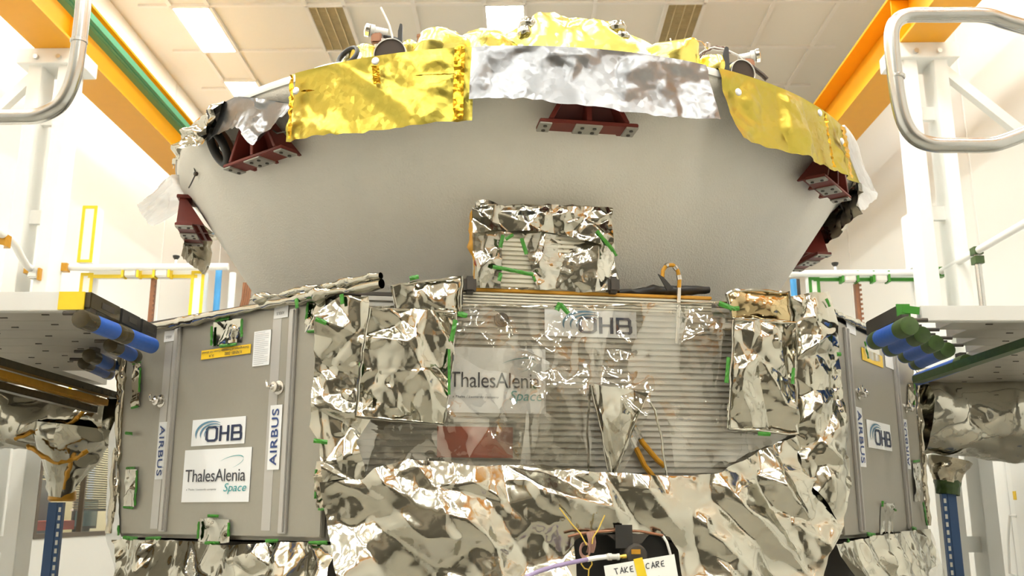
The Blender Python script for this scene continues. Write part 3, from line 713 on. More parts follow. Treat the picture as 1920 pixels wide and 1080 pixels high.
# near hand rails
def loop(name, px, Y, r, label, collar, posts):
    pts = [at_y(x, y, Y) for x, y in px]
    out = []
    n = len(pts)                                   # rounded corners by Catmull-Rom
    for i in range(n):
        p0, p1, p2, p3 = pts[i-1], pts[i], pts[(i+1) % n], pts[(i+2) % n]
        for k in range(6):
            u = k/6; out.append(.5*((2*p1)+(p2-p0)*u+(2*p0-5*p1+4*p2-p3)*u*u+(3*p1-p0-3*p2+p3)*u**3))
    lo = min(out, key=lambda p: p.z)
    t = thing(name, (posts.x, posts.y, 0), label, 'handrail')
    mb = MB(); mb.tube(out, r, 18, closed=True); mb.build('rail_tube', M_tube, t)
    c = at_y(*collar[:2], Y); d = (at_y(*collar[2:], Y)-c).normalized(); mb = MB(); mb.tube([c-d*.008, c-d*.005, c+d*.005, c+d*.008], [r*1.0, r*1.12, r*1.12, r], 18); mb.build('weld_collar', M_tube, t)
    mb = MB(); mb.tube([Vector((posts.x, posts.y, 0)), posts], r, 14); mb.build('post', M_tube, t)
YR = 3.2
q = at_y(-330, 219, YR)
loop('handrail_loop', [(158, -60), (157, -5), (153, 40), (147, 90), (140, 135), (128, 172), (108, 200), (72, 217), (30, 219.5), (-60, 220), (-200, 220), (-330, 219), (-380, 190), (-390, 60), (-370, -60), (-300, -130), (80, -130), (140, -105)], YR, .0275, 'thick silver tube handrail corner at the upper left', (148, 78, 147, 88), q)
q = at_y(2200, 262, YR)
loop('handrail_loop', [(1845, 29), (1770, 28.5), (1710, 28.5), (1687, 35), (1674, 52), (1672, 80), (1678, 140), (1686, 195), (1697, 232), (1716, 258), (1748, 271), (1800, 272.5), (1855, 272), (1890, 263), (1950, 240), (2050, 210), (2200, 205), (2230, 150), (2200, 95), (2050, 88), (1960, 62), (1890, 42)], YR, .0275, 'thick silver tube handrail loop at the upper right', (1681, 145, 1682, 155), q)

# the taped gantries behind the craft
ZG = CZ+.74
def gantry(side, M_t, label, top, lowbar, posts, tall, tooth, blue, Y, knob, brk, dpost):
    s = side; p = at_y(tall[0], tall[2], Y)
    t = thing('taped_gantry', (p.x, Y, 0), label, 'gantry')
    tallx0, tallx1, tally0, tally1 = tall
    def taped_post(x0, x1, ytop, ybot, name, tape_end=True, base=None):
        # a white box post whose edges are taped
        m = (ytop+ybot)/2; a, b = at_y(x0, m, Y), at_y(x1, m, Y); wd = abs(b.x-a.x); zt = at_y(x0, ytop, Y).z; zb = at_y(x0, ybot, Y).z if base is None else base
        c = Vector(((a.x+b.x)/2, Y+wd*.6, (zt+zb)/2)); mb = MB(); mb.box(c, (wd, wd*1.2, zt-zb)); o = mb.build(name, M_white, t, smooth=0)
        for sx in (-1, 1):
            mb = MB(); mb.box((c.x+sx*(wd/2-.008), Y-.002, c.z), (.026, .006, zt-zb)); mb.build('edge_tape', M_t, o, smooth=0)
        for zz in ((zt, zb) if base is None else (zt,)):
            mb = MB(); mb.box((c.x, Y-.002, zz+(-.012 if zz == zt else .012)), (wd, .007, .026)); mb.build('edge_tape', M_t, o, smooth=0)
        mb = MB(); mb.box((c.x-s*wd/2*1.0, Y+wd*.6, zt-.012), (.006, wd*1.2, .026)); mb.build('edge_tape', M_t, o, smooth=0)
    taped_post(tallx0, tallx1, tally0, tally1, 'mast')
    for (x0, x1, yt) in posts: taped_post(x0, x1, yt, 700, 'post', base=ZG)
    a, b = at_y(lowbar[0], lowbar[2], Y), at_y(lowbar[1], lowbar[2], Y)
    mb = MB(); mb.box(((a.x+b.x)/2, Y+.05, a.z+.03), (abs(b.x-a.x), .08, .07)); o = mb.build('cross_beam', M_white, t, smooth=0)
    mb = MB(); mb.box(((a.x+b.x)/2, Y+.005, a.z), (abs(b.x-a.x), .012, .03)); mb.build('edge_tape', M_t, o, smooth=0)
    for x, y in brk:
        c = at_y(x, y, Y); mb = MB(); mb.box(c+Vector((0,-.02,0)), (.11, .08, .09)); o2 = mb.build('clamp', M_alu, t, smooth=0, bevel=.01)
        for sx in (-1, 1):
            mb = MB(); mb.box(c+Vector((sx*.065,-.02,0)), (.02, .09, .1)); mb.build('tape_patch', M_t, o2, smooth=0)
    c0, c1 = at_y(*tooth[:2], Y+.02), at_y(*tooth[2:], Y+.02); mb = MB(); mb.box(((c0.x), Y+.06, (c0.z+ZG)/2), (.035, .05, 2*(c0.z/2-ZG/2)))
    z = c0.z
    while z > ZG+.05: mb.box((c0.x+.024, Y+.03, z-.02), (.014, .02, .018)); z -= .042
    mb.build('toothed_rack', M_copper, t, smooth=0)
    c0 = at_y(*blue, Y+.12); mb = MB(); mb.tube([Vector((c0.x, c0.y, ZG)), c0], .028, 14); mb.build('blue_pole', M_bluepole, t)
    c0 = at_y(*dpost, Y+.2); mb = MB(); mb.tube([Vector((c0.x, c0.y, ZG)), c0], .03, 14); mb.build('pole', M_white if s > 0 else M_dark, t)
    xa, xb = (-3.75, -2.15) if s > 0 else (2.2, 3.95); ya, yb = (6.2, 8.7)
    mb = MB(); mb.box(((xa+xb)/2, (ya+yb)/2, ZG-.03), (xb-xa, yb-ya, .06)); mb.build('deck', M_deckedge, t, smooth=0)
    for x in ((xb-.1,) if s > 0 else (xa+.1,)):
        for y in (6.5, 8.5): mb = MB(); mb.box((x, y, (ZG-.06)/2), (.09, .09, ZG-.06)); mb.build('deck_leg', M_white, t, smooth=0)
    k = at_y(*knob, Y); mb = MB(); mb.tube([k-Vector((0,0,.05)), k], .012, 8); o = mb.build('knob_stem', M_white, t); mb = MB(); mb.lathe([(.012, 0), (.028, .02), (.03, .035), (.0, .037)], k, 16); mb.build('knob', M_black, t)
    return t
g1 = gantry(1, M_tapeY, 'white gantry frame with yellow taped edges behind the left platform', None, (165, 370, 518), ((143, 165, 512), (353, 376, 508)), (151, 177, 386, 492), (286, 520, 280, 610), (411, 502), 8.0, (330, 487), ((249, 512), (307, 512)), (437, 512))
pts = [(-60, 395, 5.9), (0, 437, 6.6), (16, 445, 6.8), (28, 458, 7.0), (38, 478, 7.3), (50, 498, 7.6), (62, 507, 7.7), (71, 504, 7.75), (77, 490, 7.8), (87, 483, 7.85), (100, 488, 7.9), (122, 501, 7.95), (165, 502, 7.95), (428, 500, 7.95)]
mb = MB(); mb.tube([at_y(*p) for p in pts], .030, 14); mb.build('handrail', M_white, g1)
c0 = at_y(66, 512, 7.7); mb = MB(); mb.box(c0, (.09, .09, .1)); o = mb.build('rail_joint', M_alu, g1, smooth=0, bevel=.012)
mb = MB(); mb.box(c0+Vector((.055, -.01, -.02)), (.02, .09, .10)); mb.build('tape_patch', M_tapeK, o, smooth=0); mb = MB(); mb.box(c0+Vector((-.06, 0, .02)), (.04, .08, .06)); mb.build('tape_patch', M_tapeK, o, smooth=0)
c0 = at_y(122, 502, 7.93); mb = MB(); mb.box(c0, (.06, .07, .07)); mb.build('tape_patch', M_tapeK, g1, smooth=0)
c0 = at_y(8, 452, 6.7); mb = MB(); mb.box(c0, (.06, .08, .09)); mb.build('tape_patch', M_tapeK, g1, smooth=0)
c0 = at_y(70, 515, 7.75); mb = MB(); mb.tube([Vector((c0.x, c0.y, ZG)), c0], .025, 12); mb.build('rail_post', M_white, g1)
c0 = at_y(0, 460, 6.65); mb = MB(); mb.tube([Vector((c0.x, c0.y, ZG)), c0], .025, 12); mb.build('rail_post', M_white, g1)
for i in range(4):
    p = [at_y(458+i*4, 530, 8.3), at_y(455+i*4, 560, 8.3), at_y(448+i*3, 590, 8.3)]; p.append(Vector((p[-1].x, p[-1].y, ZG)))
    mb = MB(); mb.tube(p, .012, 8); mb.build('cable', M_copper, g1)
g2 = gantry(-1, M_tapeG, 'white gantry frame with green taped edges behind the right platform', None, (1525, 1722, 524), ((1523, 1542, 520), (1725, 1745, 522)), (1708, 1737, 399, 500), (1608, 530, 1615, 600), (1487, 524), 8.0, (1566, 500), ((1590, 521), (1648, 521)), (1493, 524))
a = at_y(1480, 513, 7.95); b = at_y(1762, 511, 7.95); c = along(b, -3.2)
mb = MB(); mb.tube([a, b, c], .030, 14); mb.build('handrail', M_white, g2)
mb = MB(); mb.box(b, (.07, .09, .08)); mb.build('tape_patch', M_tapeG, g2, smooth=0)
p = b.lerp(c, .215); mb = MB(); mb.tube([Vector((p.x, p.y, ZG)), p], .026, 12); mb.build('rail_post', M_tube, g2)
for q in (p, p-Vector((0,0,.075))): mb = MB(); mb.box(q, (.07, .08, .06)); mb.build('tape_patch', M_tapeGD, g2, smooth=0)

# ------------------------------------------------------------------ the craft: lower module
ZB, ZT = CZ-.11, CZ+.845
POLY = [PL1, PR1, PR2, (1.827, 6.39), (.745, 7.12), (-1.305, 6.78), (-2.108, 5.695), PL2]
mod = thing('spacecraft_module', (CX, CY, 0), 'grey eight-sided spacecraft module under the white cone', 'spacecraft module')
def poly_in(d):
    c = Vector((CX, CY)); return [tuple(c+(Vector(p)-c)*(1-d/(Vector(p)-c).length)) for p in POLY]
mb = MB(); mb.prism(poly_in(.03), (0,0,ZB), (1,0,0), (0,1,0), ZT-.01-ZB); mb.build('core_body', M_panel, mod, smooth=0)
mb = MB(); mb.prism(poly_in(.0), (0,0,ZT-.014), (1,0,0), (0,1,0), .014); mb.build('top_deck', M_dark, mod, smooth=0)
mb = MB(); mb.lathe([(1.25, 0), (1.25, .06), (1.1, .10), (1.1, ZB-CZ+CZ-.12), (1.3, ZB-.02)], (CX, CY+.1, 0), 48); mb.build('support_stand', M_dark, mod)
mb = MB(); mb.prism(poly_in(.09), (0,0,.55), (1,0,0), (0,1,0), ZB-.56); mb.build('shade_block', M_dark, mod, smooth=0)  # dark prism added to stand for the shadow beneath the module
mb = MB(); mb.lathe([(1.30, ZT-.02), (1.30, ZT+.03), (1.2, ZT+.035), (1.2, ZT-.02)], (CX, CY, 0), 64, close=False); mb.build('interface_ring', M_alu, mod)
def side_panel(pl, a, b, name):
    # a flat panel standing just proud of the core
    L = (Vector(b)-Vector(a)).length; R = Matrix((pl.e, pl.n, pl.u)).transposed(); mb = MB()
    mb.box(pl.pt(L/2, (ZB+ZT)/2-.01, -.012), (L-.012, .024, ZT-ZB-.05), R); return mb.build(name, M_panel, mod, smooth=0, bevel=.003)
pL, pR = side_panel(LEFT, PL2, PL1, 'side_panel'), side_panel(RIGHT, PR1, PR2, 'side_panel')
def rib(pl, x0, y0, x1, y1):
    a, b = pl.hit(x0, y0, .0), pl.hit(x1, y1, .0); s = (pl.sz(a)[0]+pl.sz(b)[0])/2
    R = Matrix((pl.e, pl.n, pl.u)).transposed()
    mb = MB(); mb.box(pl.pt(s, (ZB+ZT)/2-.012, .006), (.042, .012, ZT-ZB-.08), R); mb.box(pl.pt(s+.006, (ZB+ZT)/2-.012, .014), (.014, .012, ZT-ZB-.09), R)
    mb.build('panel_rib', M_strip, mod, smooth=0, bevel=.002)
    return s
rib(LEFT, 333, 630, 309, 1000); rib(LEFT, 552, 590, 532, 1000)
rib(RIGHT, 1582, 640, 1615, 980); rib(RIGHT, 1676, 690, 1703, 980)
def seamline(pl, x0, y0, x1, y1):
    a, b = pl.hit(x0, y0, .0), pl.hit(x1, y1, .0); s = (pl.sz(a)[0]+pl.sz(b)[0])/2; R = Matrix((pl.e, pl.n, pl.u)).transposed()
    mb = MB(); mb.box(pl.pt(s, (ZB+ZT)/2-.012, .0005), (.05, .001, ZT-ZB-.1), R); mb.build('clear_tape', M_strip, mod, smooth=0)
seamline(LEFT, 303, 800, 290, 990); seamline(LEFT, 520, 600, 498, 1000)
def fitting(pl, x, y):
    c = pl.hit(x, y, .0); R = Matrix((pl.e, pl.n, pl.u)).transposed()
    mb = MB(); mb.lathe([(.028, 0), (.028, .006), (.017, .010), (.017, .022), (.021, .024), (.021, .034), (.012, .038), (.008, .045), (0, .046)], c, 20, pl.n)
    f = mb.build('lifting_stud', M_steel, mod)
    mb = MB(); o = c+pl.n*.03; mb.tube([o, o-pl.e*.035+Vector((0,0,.004)), o-pl.e*.045+Vector((0,0,.022)), o-pl.e*.04+Vector((0,0,.03))], .006, 8); mb.build('hook', M_steel, f)
fitting(LEFT, 303, 752); fitting(LEFT, 524, 727); fitting(RIGHT, 1609, 738); fitting(RIGHT, 1698, 765)
# stickers
UP = Vector((0,0,1))
s1, c, wd, ht = sticker(LEFT, 359, 784, 458, 834, .004, mod, label='white sticker with OHB logo'); ohb_logo(c+LEFT.n*.002, LEFT.e, UP, wd, s1, ht)
s2, c, wd, ht = sticker(LEFT, 342, 841, 467, 941, .004, mod, label='white sticker with ThalesAlenia Space lettering'); tas_logo(c+LEFT.n*.002, LEFT.e, UP, wd, ht, s2)
def vert_sticker(pl, x0, y0, x1, y1, down):
    s, c, wd, ht = sticker(pl, x0, y0, x1, y1, .004, mod, label='narrow upright white sticker reading AIRBUS')
    ex = -UP if down else UP; ey = pl.e if down else -pl.e
    text_obj('AIRBUS', 'lettering', c+pl.n*.002, ex, ey, wd*.60, M_navyl, s, width=ht*.88, bold=.012, spacing=1.08)
vert_sticker(LEFT, 294.5, 791, 310, 898, True); vert_sticker(LEFT, 504, 759, 526, 880, False)
vert_sticker(RIGHT, 1608, 764, 1620, 874, True); vert_sticker(RIGHT, 1693, 786, 1704, 878, False)
s3, c, wd, ht = sticker(RIGHT, 1628, 792, 1671, 842, .004, mod, label='white sticker with OHB logo'); ohb_logo(c+RIGHT.n*.002, RIGHT.e, UP, wd, s3, ht)
sy, c, wd, ht = sticker(LEFT, 377, 651.5, 468, 668.5, .005, mod, M_amberstick, 'warning_label', 'yellow label with black lettering upside down')
for i, (tx, dx, w2) in enumerate((('Exchangement of Protection Covers not allowed', .0, .94), ('R17429-801 - DS002', .17, .34), ('5A_14', -.27, .1))):
    text_obj(tx, 'lettering', c+LEFT.n*.002+UP*((.009 if i == 0 else -.008))+LEFT.e*(dx*wd), -LEFT.e, -UP, .0125, M_ink, sy, width=wd*w2, bold=.01)
# tilt it as in the photograph
sp, c, wd, ht = sticker(LEFT, 475, 620, 506, 685, .004, mod, name='printed_sheet', label='white printed paper sheet')
mb = MB()
for i in range(17):
    wln = wd*(.82 if i % 4 else .6); R = Matrix((LEFT.e, LEFT.n, LEFT.u)).transposed()
    mb.box(c+LEFT.n*.0015+UP*(ht*(.45-.056*i))-LEFT.e*((wd*.84-wln)/2), (wln, .0004, .0016), R)
mb.build('print_lines', mat('grey_print', (.45, .46, .48), .6), sp, smooth=0)
for (x0, y0, x1, y1) in ((514, 574, 540, 596), (308, 620, 327, 640)):
    s, c, wd, ht = sticker(LEFT, x0, y0, x1, y1, .004, mod, name='small_label', label='small white label upside down')
    text_obj('AIRBUS', 'lettering', c+LEFT.n*.002-UP*ht*.1, -LEFT.e, -UP, ht*.26, M_ink, s, width=wd*.55)
for (x0, y0, x1, y1, m) in ((1588, 600, 1604, 625, M_sticker), (1660, 655, 1676, 690, M_sticker), (1618, 660, 1655, 682, M_amberstick)):
    sticker(RIGHT, x0, y0, x1, y1, .004, mod, m, 'small_label', 'yellow label' if m is M_amberstick else None)

# taped foil windows, strips and skirts on the side panels
def patch(pl, poly, off, seed, tapes, m=M_foilplain, name='foil_patch', slope=.35, n=40, lmax=.12, parent=mod, wpx=5, res=.006):
    o = sheet_mb(pl, poly, off, seed, n, slope, .015, lmax, res).build(name, m, parent, smooth=50)
    for k, (a, b, c, d) in enumerate(tapes): tape_mb(pl, a, b, c, d, wpx, off+.006, seed=seed+k).build('green_tape', M_tapeG, o, smooth=0)
    return o
patch(LEFT, [(399, 604), (452, 597), (451, 642), (398, 649)], .008, 31, [(405, 601, 430, 596), (397, 612, 396, 648), (453, 598, 453, 632), (412, 649, 444, 645)], wpx=5)
patch(LEFT, [(373, 972), (430, 974), (428, 1017), (371, 1015)], .008, 32, [(390, 967, 410, 968), (373, 978, 371, 1010), (429, 980, 428, 1006), (385, 1018, 412, 1018)], wpx=5)
patch(LEFT, [(235, 881), (256, 880), (252, 951), (231, 949)], .008, 33, [(238, 878, 254, 877), (257, 882, 253, 948), (232, 951, 250, 953)], wpx=4)
patch(LEFT, [(249, 684), (264, 680), (261, 762), (245, 764)], .008, 34, [(249, 682, 264, 678), (263, 690, 261, 735), (247, 765, 259, 762)], M_foildark, wpx=4)
patch(LEFT, [(576, 566), (612, 562), (611, 620), (574, 624)], .008, 35, [(577, 568, 574, 600), (577, 622, 598, 621)], wpx=5)
patch(LEFT, [(593, 865), (612, 862), (611, 955), (592, 953)], .008, 36, [(593, 880, 591, 935), (598, 954, 612, 955)], M_foildark, wpx=5)
patch(RIGHT, [(1654, 944), (1675, 944), (1674, 1003), (1652, 1002)], .008, 37, [(1655, 940, 1654, 950), (1676, 955, 1680, 957)], wpx=4)
patch(RIGHT, [(1703, 720), (1714, 716), (1713, 765), (1703, 764)], .008, 38, [(1714, 716, 1714, 760)], M_foildark, wpx=4)
patch(RIGHT, [(1712, 870), (1725, 868), (1727, 940), (1716, 940)], .008, 39, [(1712, 866, 1724, 864)], wpx=4)
patch(RIGHT, [(1622, 650), (1650, 655), (1652, 678), (1628, 672)], .008, 40, [(1621, 640, 1628, 672)], wpx=4)
# foil strips along the top and outer edges of the left panel, skirt below it
def edge_roll(a, b, r, seed, m, name, parent=mod, n=60, slope=.35):
    a, b = Vector(a), Vector(b); k = [a.lerp(b, i/4) for i in range(5)]
    return crumple_tube(k, [r]*5, seed, n, slope, .02, .15, 32, .010).build(name, m, parent, smooth=50)
edge_roll(LEFT.hit(268, 617, .02), LEFT.hit(715, 532, .02), .017, 41, M_foil, 'edge_roll')
edge_roll(LEFT.hit(470, 562, .02), LEFT.hit(714, 517, .02), .013, 42, M_foil, 'edge_roll')
edge_roll(LEFT.hit(232, 670, .0), LEFT.hit(212, 1000, .0), .022, 43, M_foildark, 'edge_roll')
edge_roll(RIGHT.hit(1560, 585, .01), RIGHT.hit(1705, 650, .01), .015, 44, M_foil, 'edge_roll')
edge_roll(RIGHT.hit(1712, 670, .0), RIGHT.hit(1738, 985, .0), .020, 45, M_foildark, 'edge_roll')
for x, y in ((555, 560), (640, 552)):
    tape_mb(LEFT, x, y, x+2, y+18, 8, .05).build('green_tape', M_tapeG, mod, smooth=0)
for (x0, y0, x1, y1) in ((232, 1008, 258, 1010), (274, 1010, 302, 1009), (499, 1014, 522, 1014), (580, 1018, 614, 1017)):
    tape_mb(LEFT, x0, y0, x1, y1, 6, .022).build('green_tape', M_tapeG, mod, smooth=0)
for (x0, y0, x1, y1) in ((1588, 1012, 1592, 1016), (1625, 1001, 1640, 1003), (1710, 990, 1718, 992)):
    tape_mb(RIGHT, x0, y0, x1, y1, 6, .022).build('green_tape', M_tapeG, mod, smooth=0)
for (x0, y0, x1, y1) in ((236, 812, 248, 813), (222, 985, 222, 1004)):
    tape_mb(LEFT, x0, y0, x1, y1, 5, .022).build('green_tape', M_tapeG, mod, smooth=0)
tape_mb(RIGHT, 1731, 940, 1738, 985, 6, .02).build('green_tape', M_tapeG, mod, smooth=0)
skl = sheet_mb(LEFT, [(216, 1012), (300, 1012), (420, 1022), (520, 1016), (622, 1022), (640, 1110), (420, 1130), (250, 1110)], .03, 51, 110, .6, .04, .3, .0065,
    bulge=lambda u, v, S, Z: .13*(1-v)**1.2, sp=.08).build('foil_skirt', M_foil, None, smooth=50)
tag(skl, 'crumpled silver foil skirt below the grey left panel with the stickers', 'foil skirt')
skr = sheet_mb(RIGHT, [(1572, 1020), (1610, 1010), (1650, 1002), (1740, 992), (1742, 1050), (1700, 1110), (1580, 1120)], .03, 52, 70, .6, .04, .25, .0065,
    bulge=lambda u, v, S, Z: .10*(1-v)**1.2, sp=.07).build('foil_skirt', M_foil, None, smooth=50)
tag(skr, 'crumpled silver foil skirt below the narrow right panel', 'foil skirt')
fl = Plane((-2.0, 4.45), (-1.80, 4.36))
o = sheet_mb(fl, [(206, 815), (216, 790), (226, 1000), (262, 1095), (225, 1095), (199, 1005)], .0, 53, 30, .25, .03, .2, .008).build('foil_flap', M_foilw, None, smooth=50)
tag(o, 'pale film flap hanging down the left outer edge of the module', 'film flap')
fr = Plane((2.15, 5.06), (2.40, 5.0))
o = sheet_mb(fr, [(1738, 985), (1748, 1000), (1772, 1080), (1774, 1110), (1712, 1110), (1732, 1030)], .0, 54, 30, .25, .03, .2, .008).build('foil_flap', M_film, None, smooth=50)
tag(o, 'clear film flap hanging down the right outer edge of the module', 'film flap')

# ---- front face: ribbed core panel with logos, seen through the film
R_F = Matrix((FRONT.e, FRONT.n, FRONT.u)).transposed()
x0, x1 = FRONT.sz(FRONT.hit(668, 800, .02))[0], FRONT.sz(FRONT.hit(1565, 800, .02))[0]
xa, xb = FRONT.sz(FRONT.hit(868, 560, .02))[0], FRONT.sz(FRONT.hit(1332, 560, .02))[0]
ztp = FRONT.hit(1100, 548, .02).z
mb = MB(); mb.box(FRONT.pt((x0+x1)/2, (ZB+ZT)/2, .004), (x1-x0, .02, ZT-ZB-.04), R_F)
z = ZB+.03
while z < ZT-.03: mb.box(FRONT.pt((x0+x1)/2, z, .017), (x1-x0-.01, .010, .013), R_F); z += .0235
fp = mb.build('ribbed_front_panel', mat('ribbed_front', (.50, .475, .42), .5, .15, noise=.06, nscale=7), mod, smooth=0)
mb = MB(); z = ZT-.03; mb.box(FRONT.pt((xa+xb)/2, (ZT-.03+ztp-.012)/2, -.02), (xb-xa, .06, ztp-.012-ZT+.03), R_F)
for i in range(5): mb.box(FRONT.pt((xa+xb)/2, ZT-.045+i*(ztp-ZT+.035)/5, .018), (xb-xa, .022, .0075), R_F)
mb.build('ribbed_upper_strip', M_cream, mod, smooth=0)
mb = MB(); mb.box(FRONT.pt((xa+xb)/2, ztp-.006, -.018), (xb-xa+.01, .085, .014), R_F); mb.build('amber_edge', M_kapton, mod, smooth=0, bevel=.003)
mb = MB(); mb.box(FRONT.pt(xa-.012, (ZT+ztp)/2-.03, -.005), (.02, .06, .16), R_F); mb.build('end_bracket', M_dark, mod, smooth=0)
s4, c, wd, ht = sticker(FRONT, 1022, 579, 1194, 632, .026, mod, label='white sticker with OHB logo behind clear film')
ohb_logo(c+FRONT.n*.002+FRONT.e*.02, FRONT.e, UP, wd*.86, s4, ht)
s5, c, wd, ht = sticker(FRONT, 836, 652, 1024, 774, .026, mod, label='white sticker with ThalesAlenia Space lettering behind clear film')
tas_logo(c+FRONT.n*.002, FRONT.e, UP, wd*1.0, ht, s5)
s6, c, wd, ht = sticker(FRONT, 820, 800, 962, 858, .026, mod, M_redplate, 'red_plate', 'brick red rectangle behind clear film')
for x, y in ((775, 915), (917, 915), (1080, 912), (940, 600)):
    mb = MB(); mb.lathe([(.030, 0), (.030, .006), (.022, .008), (.022, .014), (.010, .016), (.010, .024), (0, .025)], FRONT.hit(x, y, .022), 20, FRONT.n); mb.build('bolt', M_dark, mod)
mb = MB(); mb.lathe([(.022, 0), (.018, .012), (0, .013)], FRONT.hit(845, 918, .022), 16, FRONT.n); mb.build('amber_button', M_tapeK, mod)
for k, pts in enumerate(([(1170, 770), (1185, 795), (1205, 830), (1232, 862), (1246, 874)], [(1168, 790), (1180, 815), (1195, 845), (1208, 872), (1226, 895)])):
    q = [FRONT.hit(x, y, .045) for x, y in pts]; mb = MB(); mb.tube([q[0].lerp(q[1], i/3) for i in range(3)]+[q[1].lerp(q[2], i/3) for i in range(3)]+[q[2].lerp(q[3], i/3) for i in range(3)]+[q[3].lerp(q[4], i/3) for i in range(4)], .011, 10)
    o = mb.build('harness', M_tapeK, mod, label='amber wrapped harness')
    mb = MB(); mb.tube([q[1].lerp(q[2], .2), q[1].lerp(q[2], .8)], .0125, 10); mb.build('silver_wrap', M_steel, o)
q = [(1130, 745), (1128, 770), (1133, 800), (1140, 815)]; mb = MB(); mb.tube([FRONT.hit(x, y, .04) for x, y in q], .02, 10); mb.build('cable_bundle', M_black, mod)

# ---- covers hung over the front
holeA = [(1107, 722), (1117, 752), (1128, 812), (1143, 893), (1105, 886), (1101, 810)]
holeB = [(1211, 737), (1228, 770), (1242, 830), (1250, 893), (1196, 893), (1150, 892), (1172, 845)]
def film_bulge(u, v, S, Z):
    g = np.zeros_like(S)
    for h, a in (((1122, 800), .05), ((1205, 820), .05)):
        s, z = FRONT.sz(FRONT.hit(*h, .05)); d = np.hypot(S-s, (Z-z)); g += a*np.exp(-(d/.22)**2)
    return g + .02*np.sin(np.pi*np.clip(u, 0, 1)) + .03*(1-np.clip(v, 0, 1))
cover = thing('film_cover', FRONT.pt(1.0, ZB, .06), 'large clear crinkled film sheet with two cut triangles over the ribbed front panel', 'film cover')
sheet_mb(FRONT, [(664, 576), (870, 572), (1100, 574), (1372, 566), (1500, 572), (1520, 760), (1530, 905), (1300, 925), (1000, 920), (800, 930), (640, 900), (652, 740)], .050, 61, 120, .34, .05, .45, .0075, film_bulge, [holeA, holeB], sp=.10).build('clear_sheet', M_film, cover, smooth=50)
for seed, h in ((1, holeA), (2, holeB)): hem_mb(FRONT, h, .128, .0045, True, seed).build('cut_edge', M_foilplain, cover)
hem_mb(FRONT, [(664, 577), (870, 573), (1100, 575), (1372, 567)], .06, .005, False, 3).build('top_hem', M_foilplain, cover)
for k, (a, b, c, d, ww) in enumerate(((1044, 582, 1050, 568, 9), (1050, 570, 1066, 588, 8), (860, 586, 876, 592, 8), (1375, 572, 1388, 580, 8))):
    tape_mb(FRONT, a, b, c, d, ww, .075, seed=k).build('green_tape', M_tapeG, cover, smooth=0)
# the reflective folded flap between the two cut triangles
o = sheet_mb(FRONT, [(1108, 722), (1212, 738), (1150, 893), (1144, 893)], .120, 62, 24, .3, .03, .2, .006, lambda u, v, S, Z: .03*np.clip(v, 0, 1), sp=.12).build('folded_flap', M_foilplain, cover, smooth=50)
hem_mb(FRONT, [(1110, 724), (1148, 892), (1211, 740)], .135, .006, False, 7).build('flap_edge', M_foilplain, cover)
# bright wide facets of film over the sticker
sheet_mb(FRONT, [(846, 658), (912, 625), (1098, 712), (1106, 800), (1108, 868), (1000, 866), (952, 850), (915, 800), (1010, 775), (1024, 716), (900, 690)], .085, 63, 40, .2, .05, .25, .008, sp=.14).build('folded_flap', M_filmside, cover, smooth=50)

side1 = thing('foil_wrap', FRONT.pt(.0, ZB+.2, .06), 'crumpled silver foil wrapped round the left corner of the front face', 'foil wrap')
sheet_mb(FRONT, [(590, 592), (640, 556), (690, 560), (700, 780), (668, 830), (690, 905), (628, 960), (606, 905), (600, 830), (580, 800), (588, 700)], .075, 64, 60, .62, .05, .45, .006,
    lambda u, v, S, Z: .045*np.clip(u, 0, 1), sp=.085).build('foil_sheet', M_foil, side1, smooth=50)
for k, (a, b, c, d, ww) in enumerate(((592, 598, 612, 606, 8), (588, 826, 614, 829, 8), (676, 680, 675, 706, 6))):
    tape_mb(FRONT, a, b, c, d, ww, .13, seed=20+k).build('green_tape', M_tapeG, side1, smooth=0)
side2 = thing('foil_wrap', FRONT.pt(2.05, ZB+.2, .06), 'crumpled silver foil wrapped round the right corner of the front face', 'foil wrap')
sheet_mb(FRONT, [(1470, 560), (1556, 546), (1566, 620), (1580, 760), (1586, 880), (1560, 985), (1500, 900), (1480, 800)], .07, 65, 60, .62, .05, .5, .006,
    lambda u, v, S, Z: .06*np.sin(np.pi*np.clip(u, 0, 1)), sp=.085).build('foil_sheet', M_foil, side2, smooth=50)
for k, (a, b, c, d, ww) in enumerate(((1569, 664, 1577, 664, 7), (1549, 560, 1556, 575, 5))):
    tape_mb(FRONT, a, b, c, d, ww, .12, seed=30+k).build('green_tape', M_tapeG, side2, smooth=0)
def drape_bulge(u, v, S, Z):
    vv = np.clip(1-v, 0, 1); uu = np.clip(u, 0, 1)
    return .02+.22*vv**.9*np.sin(np.pi*(.12+.76*uu)) + .03*np.sin(7*uu+9*vv+2*np.sin(5*uu))*vv
dholes = [[(1063, 1012), (1085, 1000), (1150, 996), (1235, 1004), (1252, 1030), (1256, 1120), (1062, 1120)]]
drape = thing('foil_drape', FRONT.pt(1.0, ZB-.2, .1), 'big crumpled silver foil sheet draped across the bottom of the front face', 'foil drape')
DR = [(600, 905), (680, 900), (700, 880), (760, 862), (900, 876), (1010, 872), (1104, 888), (1252, 894), (1330, 890), (1420, 845), (1530, 800), (1585, 860), (1588, 905), (1565, 985), (1530, 1040), (1500, 1130), (640, 1130), (622, 1020), (606, 940)]
sheet_mb(FRONT, DR, .075, 66, 160, .5, .06, .8, .0075, drape_bulge, dholes, sp=.105).build('foil_sheet', M_foil, drape, smooth=50)
hem_mb(FRONT, [(690, 900), (760, 864), (900, 878), (1010, 874), (1104, 889), (1252, 895)], .115, .006, False, 8).build('upper_hem', M_foilplain, drape)
